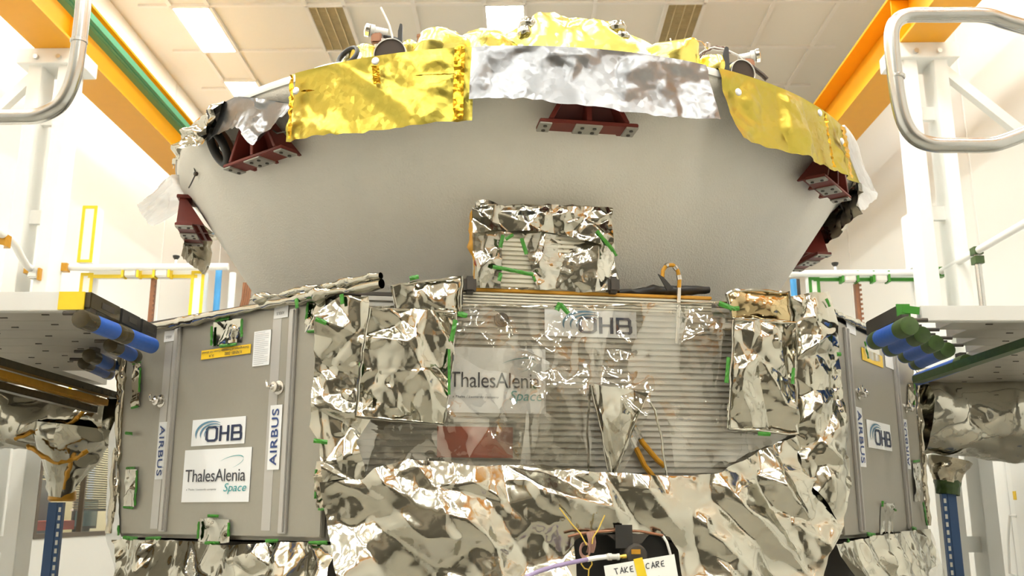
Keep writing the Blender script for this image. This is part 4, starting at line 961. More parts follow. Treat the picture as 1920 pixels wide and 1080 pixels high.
def pouch(outline, off, seed, label, tapes, slope=.7, n=46, hem=True, m=M_foil, bl=.03):
    t = thing('foil_pouch', FRONT.hit(*outline[-1], off), label, 'foil pouch')
    sheet_mb(FRONT, outline, off, seed, n, slope*.85, .05, .40, .006, lambda u, v, S, Z: bl*np.sin(np.pi*np.clip(u, 0, 1))*np.sin(np.pi*np.clip(v, 0, 1)), sp=.075).build('foil_sheet', m, t, smooth=50)
    if hem: hem_mb(FRONT, outline, off+.008, .006, True, seed).build('clear_hem', M_foilplain, t)
    for k, (a, b, c, d, ww) in enumerate(tapes): tape_mb(FRONT, a, b, c, d, ww, off+.03, seed=seed+k).build('green_tape', M_tapeG, t, smooth=0)
pouch([(735, 536), (866, 519), (862, 590), (745, 592)], .100, 71, 'small upper silver foil pouch left of the amber edged strip', [(768, 522, 785, 519, 8)])
pouch([(693, 578), (855, 586), (846, 690), (832, 796), (668, 781), (676, 690)], .135, 72, 'large left silver foil pouch with clear hem on the front face', [(858, 588, 874, 592, 9), (854, 600, 846, 640, 8), (842, 655, 842, 740, 5)])
pouch([(1362, 552), (1376, 543), (1480, 548), (1484, 604), (1372, 596)], .100, 73, 'small upper amber tinted foil pouch at the right of the front face', [(1348, 568, 1374, 579, 9), (1374, 579, 1386, 578, 8)], .3, 40, True, foil('amber_tinted_foil', (.52, .41, .23), .14, 8, .08, 30, .1))
pouch([(1376, 600), (1494, 606), (1492, 720), (1495, 814), (1366, 804), (1372, 690)], .135, 74, 'large right silver foil pouch with clear hem on the front face', [(1366, 670, 1362, 718, 7), (1421, 813, 1444, 814, 7), (1488, 690, 1486, 720, 6)])

# ---- wiring nest at the bottom opening
nest = thing('antenna_horn', FRONT.hit(1160, 1070, .2), 'black antenna housing in the opening at the bottom of the foil drape', 'antenna')
OFFN = .21
mb = MB(); c = FRONT.hit(1158, 1060, OFFN-.1)
rim = [(1063, 1013), (1085, 1001), (1150, 997), (1235, 1005), (1252, 1030), (1258, 1110), (1062, 1110)]
P2 = [FRONT.sz(FRONT.hit(x, y, OFFN-.10)) for x, y in rim]
mb.prism([(a, b) for a, b in P2], FRONT.o-Vector((0,0,FRONT.o.z))+FRONT.n*(OFFN-.12), FRONT.e, UP, .04); mb.build('back_plate', M_black, nest, smooth=0, bevel=.004)
mb = MB(); q = [FRONT.hit(x, y, OFFN+.03) for x, y in ((1112, 1002), (1180, 1003), (1220, 1000), (1205, 1018), (1190, 1024), (1160, 1018), (1142, 1003))]
mb.prism([FRONT.sz(p) for p in q], FRONT.o-Vector((0,0,FRONT.o.z))+FRONT.n*(OFFN), FRONT.e, UP, .02); mb.build('strap', M_dark, nest, smooth=0)
s, c, wd, ht = sticker(FRONT, 1154, 984, 1186, 1028, OFFN+.035, nest, M_black, 'black_tape')
mb = MB(); mb.lathe([(.0, .03), (.035, .03), (.042, .02), (.045, 0), (.045, -.05)], FRONT.hit(1190, 1042, OFFN+.02), 28, FRONT.n); mb.build('connector_hub', M_dark, nest)
s, c, wd, ht = sticker(FRONT, 1184, 1030, 1201, 1039, OFFN+.054, nest, M_tapeK, 'amber_tape')
mb = MB(); q = [FRONT.hit(x, y, OFFN+.02) for x, y in ((1243, 1005), (1250, 1016), (1255, 1032), (1257, 1040))]; mb.tube(q, .005, 8); mb.build('edge_trim', M_white, nest)
mb = MB(); q = [FRONT.hit(x, y, OFFN+.02) for x, y in ((1065, 1006), (1085, 1001), (1100, 999), (1150, 995), (1200, 996), (1243, 1004))]; mb.tube(q, .005, 8); mb.build('edge_trim', M_copper, nest)
cab = thing('coaxial_cable', FRONT.hit(1100, 1060, OFFN+.05), 'purple cable with white sleeve plugged into the black antenna housing', 'cable')
q = [FRONT.hit(x, y, o) for x, y, o in ((955, 1115, .42), (985, 1083, .41), (1010, 1071, .39), (1040, 1062, .36), (1070, 1055, .32), (1102, 1049, OFFN+.06))]
mb = MB(); mb.tube(q, .0078, 12); mb.build('jacket', M_purple, cab)
q2 = [FRONT.hit(x, y, OFFN+.06) for x, y in ((1101, 1049), (1118, 1046), (1137, 1044))]; mb = MB(); mb.tube(q2, .009, 12); mb.build('sleeve', M_sticker, cab, label='white sleeve')
a, b = FRONT.hit(1137, 1044, OFFN+.06), FRONT.hit(1161, 1044, OFFN+.06); mb = MB()
mb.tube([a, a.lerp(b, .1), a.lerp(b, .12), a.lerp(b, .4), a.lerp(b, .42), a.lerp(b, .8), a.lerp(b, .82), b], [.011, .011, .013, .013, .010, .010, .012, .012], 12); mb.build('plug', mat('clear_plastic', (.62, .60, .56), .25), cab)
a, b = FRONT.hit(1161, 1044, OFFN+.06), FRONT.hit(1174, 1043, OFFN+.06); mb = MB(); mb.tube([a, a.lerp(b, .4), a.lerp(b, .41), b], [.006, .006, .008, .008], 12); mb.build('pin', M_brass, cab)
wl = thing('wire_loops', FRONT.hit(1107, 1040, OFFN), 'coiled pink brown wires tied with a yellow lace in front of the black housing', 'wires')
for k in range(9):
    rr = random.Random(k); pts = []
    for j in range(13):
        u = j/12; x = 1106+4*math.sin(u*3.1)+(k-4)*1.5+rr.uniform(-.4,.4); y = 998+38*u
        pts.append(FRONT.hit(x, y, OFFN+.035+.01*math.sin(u*3.14)+.002*(k % 3)))
    mb = MB(); mb.tube(pts, .003, 6); mb.build('wire', M_pinkwire, wl)
for k in range(4):
    pts = []
    for j in range(17):
        a = 2*math.pi*j/16; pts.append(FRONT.hit(1098+9*math.cos(a)-k*.6, 1032+(11+k*1.4)*math.sin(a), OFFN+.04+.003*k))
    mb = MB(); mb.tube(pts[:-1], .0028, 6, closed=True); mb.build('wire', M_pinkwire, wl)
M_lace = mat('yellow_lace', (.68, .48, .08), .5)
for pts in ([(1134, 966), (1122, 992), (1112, 1008), (1110, 1020)], [(1049, 952), (1070, 980), (1088, 1000), (1100, 1022)], [(1092, 1046), (1090, 1058), (1096, 1066), (1104, 1068), (1110, 1058), (1108, 1046), (1100, 1042)], [(1104, 1068), (1103, 1082)]):
    mb = MB(); mb.tube([FRONT.hit(x, y, OFFN+.055) for x, y in pts], .0026, 6); mb.build('lace', M_lace, wl)
card = thing('warning_card', FRONT.hit(1200, 1080, OFFN+.08), 'white card handwritten TAKE CARE held by yellow tape at the bottom edge', 'card')
ca, cb, cc, cd_ = [FRONT.hit(x, y, OFFN+.075) for x, y in ((1132, 1061), (1264, 1039), (1281, 1122), (1150, 1146))]
exv = (cb-ca).normalized(); eyv = (ca-cd_); eyv = (eyv-exv*eyv.dot(exv)).normalized(); Wc, Hc = (cb-ca).length, (cd_-ca).length
ezv = exv.cross(eyv)
mb = MB(); mb.prism([(0, 0), (Wc, 0), (Wc, -Hc), (0, -Hc)], ca, exv, eyv, .0015); cb_o = mb.build('card_sheet', M_paper, card, smooth=0)
PX = Wc/134.0
STROKES = {'T': [[(0, 10), (8, 10)], [(3, 10), (5, 0)]], 'A': [[(0, 0), (4, 10), (7, 0)], [(1, 4), (6, 4)]], 'K': [[(0, 10), (0, 0)], [(6, 10), (0, 4), (6, 0)]],
           'E': [[(6, 10), (1, 9), (0, 5), (1, 1), (6, 0)], [(0, 5), (5, 5)]], 'C': [[(7, 9), (4, 10), (1, 8), (0, 4), (2, 1), (6, 1)]], 'R': [[(0, 0), (1, 10), (6, 10), (6, 7), (1, 5), (6, 0)]],
           'o': [[(2, 0), (0, 3), (2, 6), (5, 5), (5, 1), (2, 0)]], 'c': [[(5, 5), (2, 6), (0, 3), (2, 0), (5, 1)]], '?': [[(0, 8), (2, 10), (5, 9), (4, 6), (2, 4), (2, 2)]]}
mb = MB()
def hand(word, x, y, k):
    for ch in word:
        for stl in STROKES[ch]: ribbon(mb, [((x+p[0]*k), (y+p[1]*k)) for p in stl], 1.6, ca+ezv*.002, exv, eyv, PX, depth=.0006)
        x += 9.5*k
for ch, x in (('T', 17), ('A', 28), ('K', 37), ('E', 47), ('C', 77), ('A', 87), ('R', 96), ('E', 106)):
    mb = MB(); hand(ch, x, -18, 1.0); mb.build('handwriting', M_ink, card, smooth=0)
mb = MB(); hand('o', 96, -39, .9); mb.build('handwriting', M_ink, card, smooth=0)
mb = MB(); mb.prism([(56*PX, 3*PX), (73*PX, 4*PX), (78*PX, -55*PX), (60*PX, -55*PX)], ca+ezv*.003, exv, eyv, .0006); mb.build('yellow_tape', M_tapeY, card, smooth=0)

# ---- foil wrapped box on top
bx = thing('wrapped_box', FRONT.pt(.6, ztp, -.06), 'box wrapped in crumpled foil with green tape standing above the amber edged strip', 'box')
BT = [(886, 388), (1142, 388), (1156, 470), (1157, 545), (890, 543), (884, 470)]
bo = .035; s0, s1 = FRONT.sz(FRONT.hit(892, 460, bo))[0], FRONT.sz(FRONT.hit(1150, 460, bo))[0]; zb0, zb1 = ztp+.002, FRONT.hit(1020, 390, bo).z
mb = MB(); mb.box(FRONT.pt((s0+s1)/2, (zb0+zb1)/2, bo-.055), (s1-s0, .09, zb1-zb0), R_F); mb.build('body', M_cream, bx, smooth=0, bevel=.006)
mb = MB(); z = zb0+.012
while z < zb1-.02: mb.box(FRONT.pt((s0+s1)/2, z, bo-.008), (s1-s0-.02, .008, .011), R_F); z += .019
mb.build('ribbed_face', M_cream, bx, smooth=0)
win = [(940, 440), (978, 438), (1000, 520), (1006, 540), (938, 540), (940, 500)]
sheet_mb(FRONT, [(885, 388), (905, 385), (1140, 388), (1147, 420), (1154, 470), (1156, 540), (1100, 548), (1040, 540), (1010, 543), (900, 540), (886, 470)], bo+.006, 81, 60, .42, .05, .3, .005, None, [win], sp=.07).build('foil_sheet', foil('box_foil', (.55, .53, .46), .12, 9, .06, 40, .09, clear=(.62, 1.0, 6)), bx, smooth=50)
sheet_mb(FRONT, [(886, 388), (1141, 388), (1146, 420), (1150, 470), (1090, 452), (1040, 437), (990, 436), (940, 432), (886, 440)], bo+.014, 82, 50, .5, .04, .3, .005, lambda u, v, S, Z: .03*(1-np.clip(v, 0, 1)), sp=.06).build('foil_fold', M_foil, bx, smooth=50)
edge_roll(FRONT.pt(s0, zb1, bo-.01), FRONT.pt(s1, zb1, bo-.01), .016, 83, M_foildark, 'top_roll', bx)
edge_roll(FRONT.pt(s1, zb0, bo-.03), FRONT.pt(s1-.02, zb1, bo-.03), .02, 84, M_foil, 'side_roll', bx)
edge_roll(FRONT.pt(s0, zb0, bo-.03), FRONT.pt(s0-.004, zb1, bo-.03), .012, 85, M_kapton, 'side_roll', bx)
for k, (a, b, c, d, ww) in enumerate(((943, 441, 938, 464, 7), (948, 449, 962, 440, 6), (978, 447, 987, 477, 7), (924, 500, 1000, 515, 7), (939, 512, 936, 527, 7), (1000, 518, 1004, 528, 5), (1119, 433, 1150, 470, 7), (1150, 470, 1156, 480, 5))):
    tape_mb(FRONT, a, b, c, d, ww, bo+.050, seed=90+k).build('green_tape', M_tapeG, bx, smooth=0)
for x, y in ((898, 492), (1018, 470)):
    mb = MB(); mb.lathe([(.02, 0), (.018, .006), (.008, .008), (.0, .009)], FRONT.hit(x, y, bo-.004), 18, FRONT.n); mb.build('copper_disc', M_redplate, bx)
for x, sg in ((880, 1), (1148, 1)):
    a = FRONT.hit(x, 545, .03); mb = MB(); mb.box(a+UP*.02, (.05, .07, .07), R_F); mb.build('foot_clip', M_dark, bx, smooth=0, bevel=.012)
# hooked harness and dark trunking beside the box
hk = thing('hook_harness', FRONT.hit(1265, 545, .0), 'brown wrapped cable bent into a hook right of the foil wrapped box', 'cable hook')
q = [(1242, 520), (1243, 507), (1250, 497), (1262, 497), (1271, 508), (1274, 525), (1273, 545), (1271, 600), (1268, 660)]
pts = [FRONT.hit(x, y, .034) for x, y in q]; out = []
for i in range(len(pts)-1): out += [pts[i].lerp(pts[i+1], j/4) for j in range(4)]
mb = MB(); mb.tube(out[:24], .0085, 10); mb.build('wrapped_cable', M_tapeK, hk)
mb = MB(); mb.tube(out[23:], .0085, 10); mb.build('bare_cable', M_steel, hk, label='silver lower length')
for i in (7, 13, 18):
    mb = MB(); mb.tube(out[i:i+3], .0105, 10); mb.build('silver_band', M_steel, hk)
mb = MB(); mb.prism([FRONT.sz(FRONT.hit(x, y, .04)) for x, y in ((1233, 514), (1243, 520), (1262, 541), (1250, 545))], FRONT.o-Vector((0,0,FRONT.o.z))+FRONT.n*.04, FRONT.e, UP, .006); mb.build('black_tab', M_black, hk, smooth=0)
mb = crumple_tube([FRONT.hit(1160, 549, -.06), FRONT.hit(1260, 546, -.06), FRONT.hit(1330, 543, -.06)], [.014, .026, .012], 91, 30, .3, .03, .1, 24, .01)
tag(mb.build('wrapped_bundle', M_black, None), 'dark wrapped cable bundle lying on the module beside the hook', 'cable bundle')

# ------------------------------------------------------------------ the capsule above
ZR0 = CZ+1.79
cap = thing('entry_capsule', (CX, CY, ZT+.03), 'large pale cone shaped entry capsule mounted on the grey module', 'entry capsule')
def prof(v):                                      # shoulder and cone (radius, height), v from the rim down
    return v
AP = CZ-.93; sl = 1.90/2.72
cone = [(sl*(z-AP), z) for z in np.linspace(ZT+.03, CZ+1.63, 14)]
r1 = cone[-1][0]
sh = [(r1+.018, CZ+1.66), (r1+.045, CZ+1.69), (1.885, CZ+1.735), (1.897, CZ+1.76), (1.90, ZR0), (1.885, ZR0+.012), (1.80, ZR0+.014)]
mb = MB(); mb.lathe(cone+sh, (CX, CY, 0), 160, close=False); mb.build('cone_shell', M_cone, cap, smooth=50)
mb = MB(); mb.lathe([(1.80, ZR0+.012), (1.5, ZR0+.05), (.0, ZR0+.06)], (CX, CY, 0), 96); mb.build('top_cover', M_rim, cap, smooth=50)
mb = MB(); mb.lathe([(1.902, CZ+1.766), (1.906, CZ+1.768), (1.906, ZR0+.006), (1.90, ZR0+.014), (1.885, ZR0+.018)], (CX, CY, 0), 160, close=False); mb.build('rim_band', M_rim, cap, smooth=50)
def caz(th, r, z): 
    a = math.radians(th); return Vector((CX+r*math.sin(a), CY-r*math.cos(a), z))
def az_at(px, py, r):                            # azimuth of a point of the rim seen at px
    best = min(((abs(v.x/v.y-ray(px, py).x/ray(px, py).y), th) for th in np.arange(-92, 92, .1) for v in [caz(th, r, 0)]), key=lambda t: t[0]); return float(best[1])
# red brackets
def bracket(th, label):
    a = math.radians(th); er = Vector((math.sin(a), -math.cos(a), 0)); et = Vector((math.cos(a), math.sin(a), 0))
    o = caz(th, 1.755, CZ+1.485); W = lambda t, r, z: o+et*t+er*r+UP*z
    t = thing('mounting_bracket', o, label, 'bracket', 'oxide red brackets round the capsule')
    R = Matrix((et, er, UP)).transposed()
    mb = MB(); mb.box(W(0, .08, .014), (.40, .092, .016), R); mb.build('foot_plate', M_red, t, smooth=0, bevel=.003)
    for tt in (-1, 0, 1):                         # upright webs running back to the shell
        x = tt*.155; xt = tt*.062
        mb = MB(); th2 = .010
        A = [W(x-th2, .125, .024), W(x+th2, .125, .024), W(xt+th2, .135, .20), W(xt-th2, .135, .20)]
        B = [W(x-th2, -.02, .024), W(x+th2, -.02, .024), W(xt+th2, .10, .20), W(xt-th2, .10, .20)]
        mb.add(A+B, [(0,1,2,3), (7,6,5,4), (0,4,5,1), (1,5,6,2), (2,6,7,3), (3,7,4,0)]); mb.build('web', M_red, t, smooth=0, bevel=.002)
    mb = MB(); A = [W(-.15, .02, .024), W(.15, .02, .024), W(.062, .115, .20), W(-.062, .115, .20)]; mb.add(A+[p-er*.014 for p in A], [(0,1,2,3), (7,6,5,4), (0,4,5,1), (1,5,6,2), (2,6,7,3), (3,7,4,0)]); mb.build('back_web', M_red, t, smooth=0)
    mb = MB(); mb.box(W(0, .105, .208), (.17, .09, .02), R); mb.build('head_plate', M_red, t, smooth=0, bevel=.003)
    for x, wd, nb in ((-.175, .05, 2), (0, .11, 4), (.175, .05, 2)):
        mb = MB(); mb.box(W(x, .08, .003), (wd, .090, .008), R); p = mb.build('pad', M_pad, t, smooth=0, bevel=.002, label='bare metal pad')
        for i in range(nb):
            mb = MB(); mb.lathe([(.008, 0), (.008, .004)], W(x+((i % 2)-.5)*(.05 if nb == 4 else .0), .08+((i//2)-.5 if nb == 4 else i-.5)*.045, -.0015), 10, (0,0,-1)); mb.build('bolt_hole', M_dark, p)
bracket(8.8, 'oxide red bracket under the silver blanket at the front centre of the cone')
bracket(-37.8, 'oxide red ribbed bracket beside the left gold blanket, all its webs showing')
bracket(-80.7, 'oxide red bracket at the far left edge of the cone beneath the hanging film')
bracket(54.3, 'oxide red bracket under the right gold blanket')
bracket(99.3, 'oxide red bracket at the far right edge half hidden behind the cone')

# blankets hanging over the rim
def rim_sheet(th0, th1, bot, seed, rr=1.915, n=160, slope=.3, lmin=.03, lmax=.3, top=ZR0+.012, flare=.02, res=.008, fold=.02, tip=None, topf=None, sp=None):
    """a sheet hung from the rim between two azimuths; bot(u) gives its lower edge height above the camera"""
    R = 1.91; L = math.radians(th1-th0)*R; nu = int(L/res); hmax = max(top-(CZ+bot(u)) for u in np.linspace(0, 1, 20)); nv = int(hmax/res)+8
    U, V = np.meshgrid(np.linspace(0, 1, nu), np.linspace(0, 1, nv)); rg = np.random.default_rng(seed)
    B = np.array([[CZ+bot(u) for u in U[0]]])+np.interp(U[0], np.linspace(0, 1, 30), rg.uniform(-.006, .006, 30))[None]
    T = np.full_like(U, top) if topf is None else np.array([[CZ+topf(u) for u in U[0]]])*np.ones_like(U)
    Z = T+(B-T)*V; S = U*L
    H = creases(S, Z, seed, n, slope, lmin, lmax, (0, B.min(), L, T.max()))
    if sp: H = .4*H + facets(S, Z, seed, sp, slope, (0, B.min(), L, T.max()), 2.2) + facets(S, Z, seed+7, sp*.4, slope*.6, (0, B.min(), L, T.max()), 1.6)
    H += fold*np.sin(S*9+seed)*V**1.3*np.sin(S*3.1+1)+.0
    H = np.maximum(H*np.minimum(1, V*8+.05), -.006)
    rad = rr+flare*V**1.5+H
    TH = np.radians(th0+(th1-th0)*U) if tip is None else np.radians(th0+(th1-th0)*U+tip(U, V))
    P = np.stack([CX+rad*np.sin(TH), CY-rad*np.cos(TH), Z], -1)
    E = np.concatenate([np.stack([CX+(P[:1,:,0]-CX)*.965, CY+(P[:1,:,1]-CY)*.965, P[:1,:,2]+.006], -1), P], 0)
    return MB().grid(E)
def blanket(name, mb, m, label, cat, studs=(), strips=()):
    lo = min(mb.v, key=lambda p: p.z); t = thing(name, lo, label, cat)
    mb.build('foil_sheet', m, t, smooth=50)
    for th, z in studs:
        a = math.radians(th); er = Vector((math.sin(a), -math.cos(a), 0)); mb2 = MB(); mb2.lathe([(.016, 0), (.016, .004), (.012, .008), (0, .009)], caz(th, 1.945, CZ+z), 16, er); mb2.build('white_stud', M_sticker, t, label='white round stud')
    for (ta, za, tb, zb, ww, m2) in strips:
        k = 26; P = np.zeros((k, 4, 3)); rr2 = random.Random(int(ta*10))
        for i in range(k):
            u = i/(k-1); th = ta+(tb-ta)*u; z = CZ+za+(zb-za)*u
            for j in range(4):
                off = (j/3-.5)*ww
                q = caz(th+(math.degrees(off/1.9) if abs(tb-ta) < 5 else 0), 1.938+.02*max(0, (ZR0-z)/.3)+rr2.uniform(0, .012), z+(0 if abs(tb-ta) < 5 else off))
                P[i, j] = q
        mb2 = MB(); mb2.grid(P); mb2.build('tape_strip', m2, t, smooth=30)
    return t
M_goldtape = foil('deep_gold_tape', (.70, .40, .03), .28, 30, .5, 90, .4)
tA, tB = -29.3, -5.2
blanket('gold_blanket', rim_sheet(tA, tB, lambda u: 1.478-.008*math.sin(3*u), 101, n=150, slope=.22, fold=.012, sp=.09), M_gold, 'wide gold foil blanket hanging over the left front of the cone rim', 'foil blanket',
    ((-29.0+.9, 1.70), (-17.0, 1.762)), ((-6.7, 1.79, -6.7, 1.47, .04, M_goldtape), (-17.0, 1.74, -16.6, 1.66, .03, M_goldtape), (-28.9, 1.78, -28.2, 1.48, .02, M_goldtape), (-11.5, 1.675, -7.5, 1.67, .03, M_goldtape), (-25.6, 1.68, -26.8, 1.69, .03, M_goldtape)))
blanket('silver_blanket', rim_sheet(-5.4, 24.2, lambda u: 1.545+.012*math.sin(6*u+.8)-.02*u, 102, n=160, slope=.24, flare=.05, fold=.02, sp=.12), M_foilrim, 'long satin silver foil blanket hanging over the front centre of the cone rim', 'foil blanket')
blanket('gold_blanket', rim_sheet(26.0, 55.0, lambda u: 1.478+.03*u, 103, n=120, slope=.26, flare=.035, fold=.045, sp=.11, tip=lambda U, V: 1.6*V*(1-U)), M_gold, 'folded gold foil blanket hanging over the right of the cone rim', 'foil blanket',
    ((28.2, 1.695), (44.5, 1.745), (51.0, 1.675)), ((46.0, 1.76, 46.4, 1.50, .02, M_goldtape), (52.0, 1.76, 52.4, 1.50, .05, M_goldtape)))
blanket('white_blanket', rim_sheet(54.6, 91.0, lambda u: 1.50+.21*u, 104, n=60, slope=.15, flare=.05, fold=.03, rr=1.93), M_whitefilm, 'pale smooth foil sheet draping down the far right of the cone rim', 'foil sheet')
blanket('dark_foil_sheet', rim_sheet(72.0, 124.0, lambda u: 1.65-.05*math.sin(3*u), 105, n=150, slope=.45, flare=.0, fold=.02, rr=1.915, top=CZ+1.79), M_foildark, 'dark crumpled foil curtain behind the right edge of the cone above the red bracket', 'foil sheet')
blanket('silver_blanket', rim_sheet(-44.5, -29.8, lambda u: 1.60+.02*math.sin(6*u)-.09*max(0, 1-abs(u-.72)/.25), 106, n=90, slope=.5, flare=.05, fold=.03, topf=lambda u: 1.80-.13*max(0, u-.25)/.75), M_foilrim, 'crumpled silver foil draped on the left rim above the ribbed red bracket', 'foil blanket')
blanket('crumpled_foil', rim_sheet(-55.0, -43.5, lambda u: 1.57+.05*u, 107, n=110, slope=.8, flare=.05, fold=.03, lmax=.16), M_foil, 'tightly crumpled shiny foil on the left rim beside the black oval ring', 'foil')
blanket('film_tag', rim_sheet(-86.0, -71.0, lambda u: 1.59-.04*u, 108, n=40, slope=.35, flare=.16, fold=.02, rr=1.92, topf=lambda u: 1.73), M_milky, 'pale pointed film hanging at the far left edge over a red bracket', 'film')
blanket('dark_foil_sheet', rim_sheet(-98.0, -84.0, lambda u: 1.40, 109, n=60, slope=.6, flare=.02, fold=.02, rr=1.88, topf=lambda u: 1.62), M_foildark, 'crumpled dark foil behind the far left red bracket', 'foil sheet')
# black oval ring on the left shoulder
a0 = at_y(411, 277, caz(-48, 1.93, 0).y-.03)
t = thing('oval_ring', a0-UP*.1, 'black oval ring holding a silver ball below the crumpled foil at left', 'ring')
rn = Vector((math.sin(math.radians(-48)), -math.cos(math.radians(-48)), -.45)).normalized(); ex = UP.cross(rn).normalized(); ey = rn.cross(ex)
ex2 = ex*math.cos(.35)+ey*math.sin(.35); ey2 = -ex*math.sin(.35)+ey*math.cos(.35)
rp = [a0+ex2*(.046*math.cos(q))+ey2*(.082*math.sin(q)) for q in np.linspace(0, 2*math.pi, 40)[:-1]]
mb = MB(); mb.tube(rp, .021, 12, closed=True); mb.build('ring', M_black, t)
mb = MB(); mb.tube([p-rn*.02 for p in rp], .021, 12, closed=True); mb.build('liner', M_copper, t)
mb = MB(); mb.lathe([(.0, .03), (.018, .026), (.03, .01), (.03, -.02), (.02, -.05), (0, -.06)], a0-rn*.03, 20, rn); mb.build('silver_ball', M_steel, t)
mb = MB(); a1 = a0+ey2*.10; mb.bar(a1-rn*.03, a1+ey2*.10-rn*.06, .05, .02); mb.build('clip', M_black, t, smooth=0, bevel=.004)
# thin wires
def thin(px, label, m=M_dark, r=.0035, name='thin_wire', cat='wire', knots=()):
    pts = []
    for (x, y, th, rr) in px: pts.append(at_y(x, y, caz(th, rr, 0).y))
    out = []
    for i in range(len(pts)-1): out += [pts[i].lerp(pts[i+1], j/4) for j in range(4)]
    out.append(pts[-1]); t = thing(name, min(out, key=lambda p: p.z), label, cat)
    mb = MB(); mb.tube(out, r, 8); mb.build('strand', m, t)
    for k in knots: mb = MB(); mb.lathe([(.0, -.012), (.010, -.008), (.012, 0), (.010, .008), (0, .012)], pts[k], 10); mb.build('knot', M_dark, t)
thin([(360, 284, -63, 1.88), (362, 305, -63, 1.86), (367, 326, -63, 1.84), (358, 345, -66, 1.84), (354, 352, -68, 1.84)], 'thin black wire with a knot running down the left shoulder', knots=(2,))
thin([(370, 268, -58, 1.92), (385, 272, -56, 1.94), (398, 274, -53, 1.96)], 'short bent wire entering the black oval ring', M_wire, .003)
thin([(512, 244, -33, 1.93), (520, 250, -32, 1.94), (535, 247, -30, 1.94), (548, 241, -29, 1.94), (551, 232, -28.6, 1.94)], 'short looped wire with a knot between the ribbed bracket and left gold blanket', M_dark, .003, knots=(3,))

# ---- on top of the capsule: gold dome and fittings
dome = thing('gold_dome', (.28, 4.75, ZR0+.03), 'crumpled pale gold foil dome on top of the capsule', 'foil dome')
def crumple_lathe(prof, c, seed, n, slope, lmin, lmax, seg=150, rows=60, ys=1.0):
    hs = np.linspace(0, 1, len(prof)); V = np.linspace(0, 1, rows); r = np.interp(V, hs, [p[0] for p in prof]); h = np.interp(V, hs, [p[1] for p in prof])
    th = np.linspace(0, 2*math.pi, seg+1); L = sum(math.hypot(prof[i+1][0]-prof[i][0], prof[i+1][1]-prof[i][1]) for i in range(len(prof)-1))
    S, T = np.meshgrid(V*L, th, indexing='ij'); rm = max(p[0] for p in prof)*.6
    H = creases(S, T*rm, seed, n, slope, lmin, lmax, (0, 0, L, 2*math.pi*rm)); H[:, -1] = H[:, 0]
    RR = np.maximum(.002, r[:,None]+H*np.minimum(1, r[:,None]/.2)); Zz = h[:,None]+H*.5*np.minimum(1, (1.05-V[:,None])*3)
    return MB().grid(np.stack([c[0]+RR*np.cos(T), c[1]+RR*np.sin(T)*ys, c[2]+Zz], -1))
DC = (.25, 3.92, ZR0+.02)
crumple_lathe([(.66, 0), (.60, .12), (.46, .185), (.30, .27), (.20, .32), (.1, .35), (.03, .36), (.002, .36)], DC, 111, 110, .4, .06, .4, ys=.32).build('gold_sheet', M_golddome, dome, smooth=50)
for px, py, Y, sz in ((992, 50, 3.86, .05), (1156, 54, 3.86, .045), (983, 62, 3.82, .036), (1168, 70, 3.82, .032)):
    c = at_y(px, py, Y); crumple_lathe([(.002, -sz*.8), (sz*.8, -sz*.5), (sz, 0), (sz*.8, sz*.6), (.002, sz*.9)], c, int(px), 40, .8, .02, .06, 36, 24).build('silver_knot', M_foil, dome, smooth=50, label='crumpled silver knot')
def rimy(px, py, back): return caz(az_at(px, py, 1.9), 1.9, 0).y+back
def gold_lump(px, ptop, back, rx, seed, label):
    Y = rimy(px, ptop, back); c = at_y(px, ptop, Y); h = c.z-ZR0-.014
    p = crumple_lathe([(rx*.9, 0), (rx, h*.4), (rx*.9, h*.8), (rx*.6, h*.97), (.002, h*1.0)], (c.x, c.y, ZR0+.014), seed, 40, .45, .03, .2, 60, 36)
    tag(p.build('gold_lump', M_golddome, None, smooth=50), label, 'foil bundle')
gold_lump(830, 66, .22, .125, 121, 'boxy gold foil bundle on the rim left of the gold dome')
gold_lump(768, 88, .22, .05, 125, 'little gold foil bundle behind the brown disc at left')
gold_lump(684, 84, .20, .07, 122, 'pointed gold foil bundle between the black ring and brown disc at left')
gold_lump(912, 70, .34, .16, 123, 'low gold foil bundle tucked against the left foot of the gold dome')
gold_lump(1338, 104, .20, .07, 124, 'gold foil bundle under the brown wires at right')
gold_lump(1245, 96, .30, .16, 126, 'flat gold foil bundle at the right foot of the gold dome')
def disc(px, py, Y, r, label, tilt, m=M_copper, fins=()):
    Y = rimy(px, py, .10); c = at_y(px, py, Y); ax = Vector((math.sin(tilt), -math.cos(tilt), -.12)).normalized(); t = thing('instrument_disc', (c.x, c.y, ZR0+.014), label, 'disc')
    mb = MB(); mb.lathe([(r, -.02), (r*1.06, -.02), (r*1.06, .012), (r, .012)], c, 40, ax, close=False); mb.build('silver_rim', M_alu, t)
    mb = MB(); mb.lathe([(0, 0), (r*1.01, 0), (r*1.01, .006), (0, .008)], c, 40, ax); mb.build('dark_face', m, t)
    mb = MB(); mb.box((c.x, c.y, (c.z-r*.8+ZR0)/2), (r*.8, .03, max(.02, abs(c.z-r*.8-ZR0)+.05))); mb.build('base', M_alu, t, smooth=0)
    return t, c, ax
M_disc = mat('dark_brown_disc', (.045, .028, .018), .55, noise=.15, nscale=30)
t, c, ax = disc(732, 103, 3.72, .066, 'dark brown round disc with silver rim standing on the left of the rim', -.12, M_disc)
t2, c2, ax2 = disc(1391, 138, 3.95, .058, 'dark brown round disc with silver rim standing on the right of the rim', .35, M_disc)
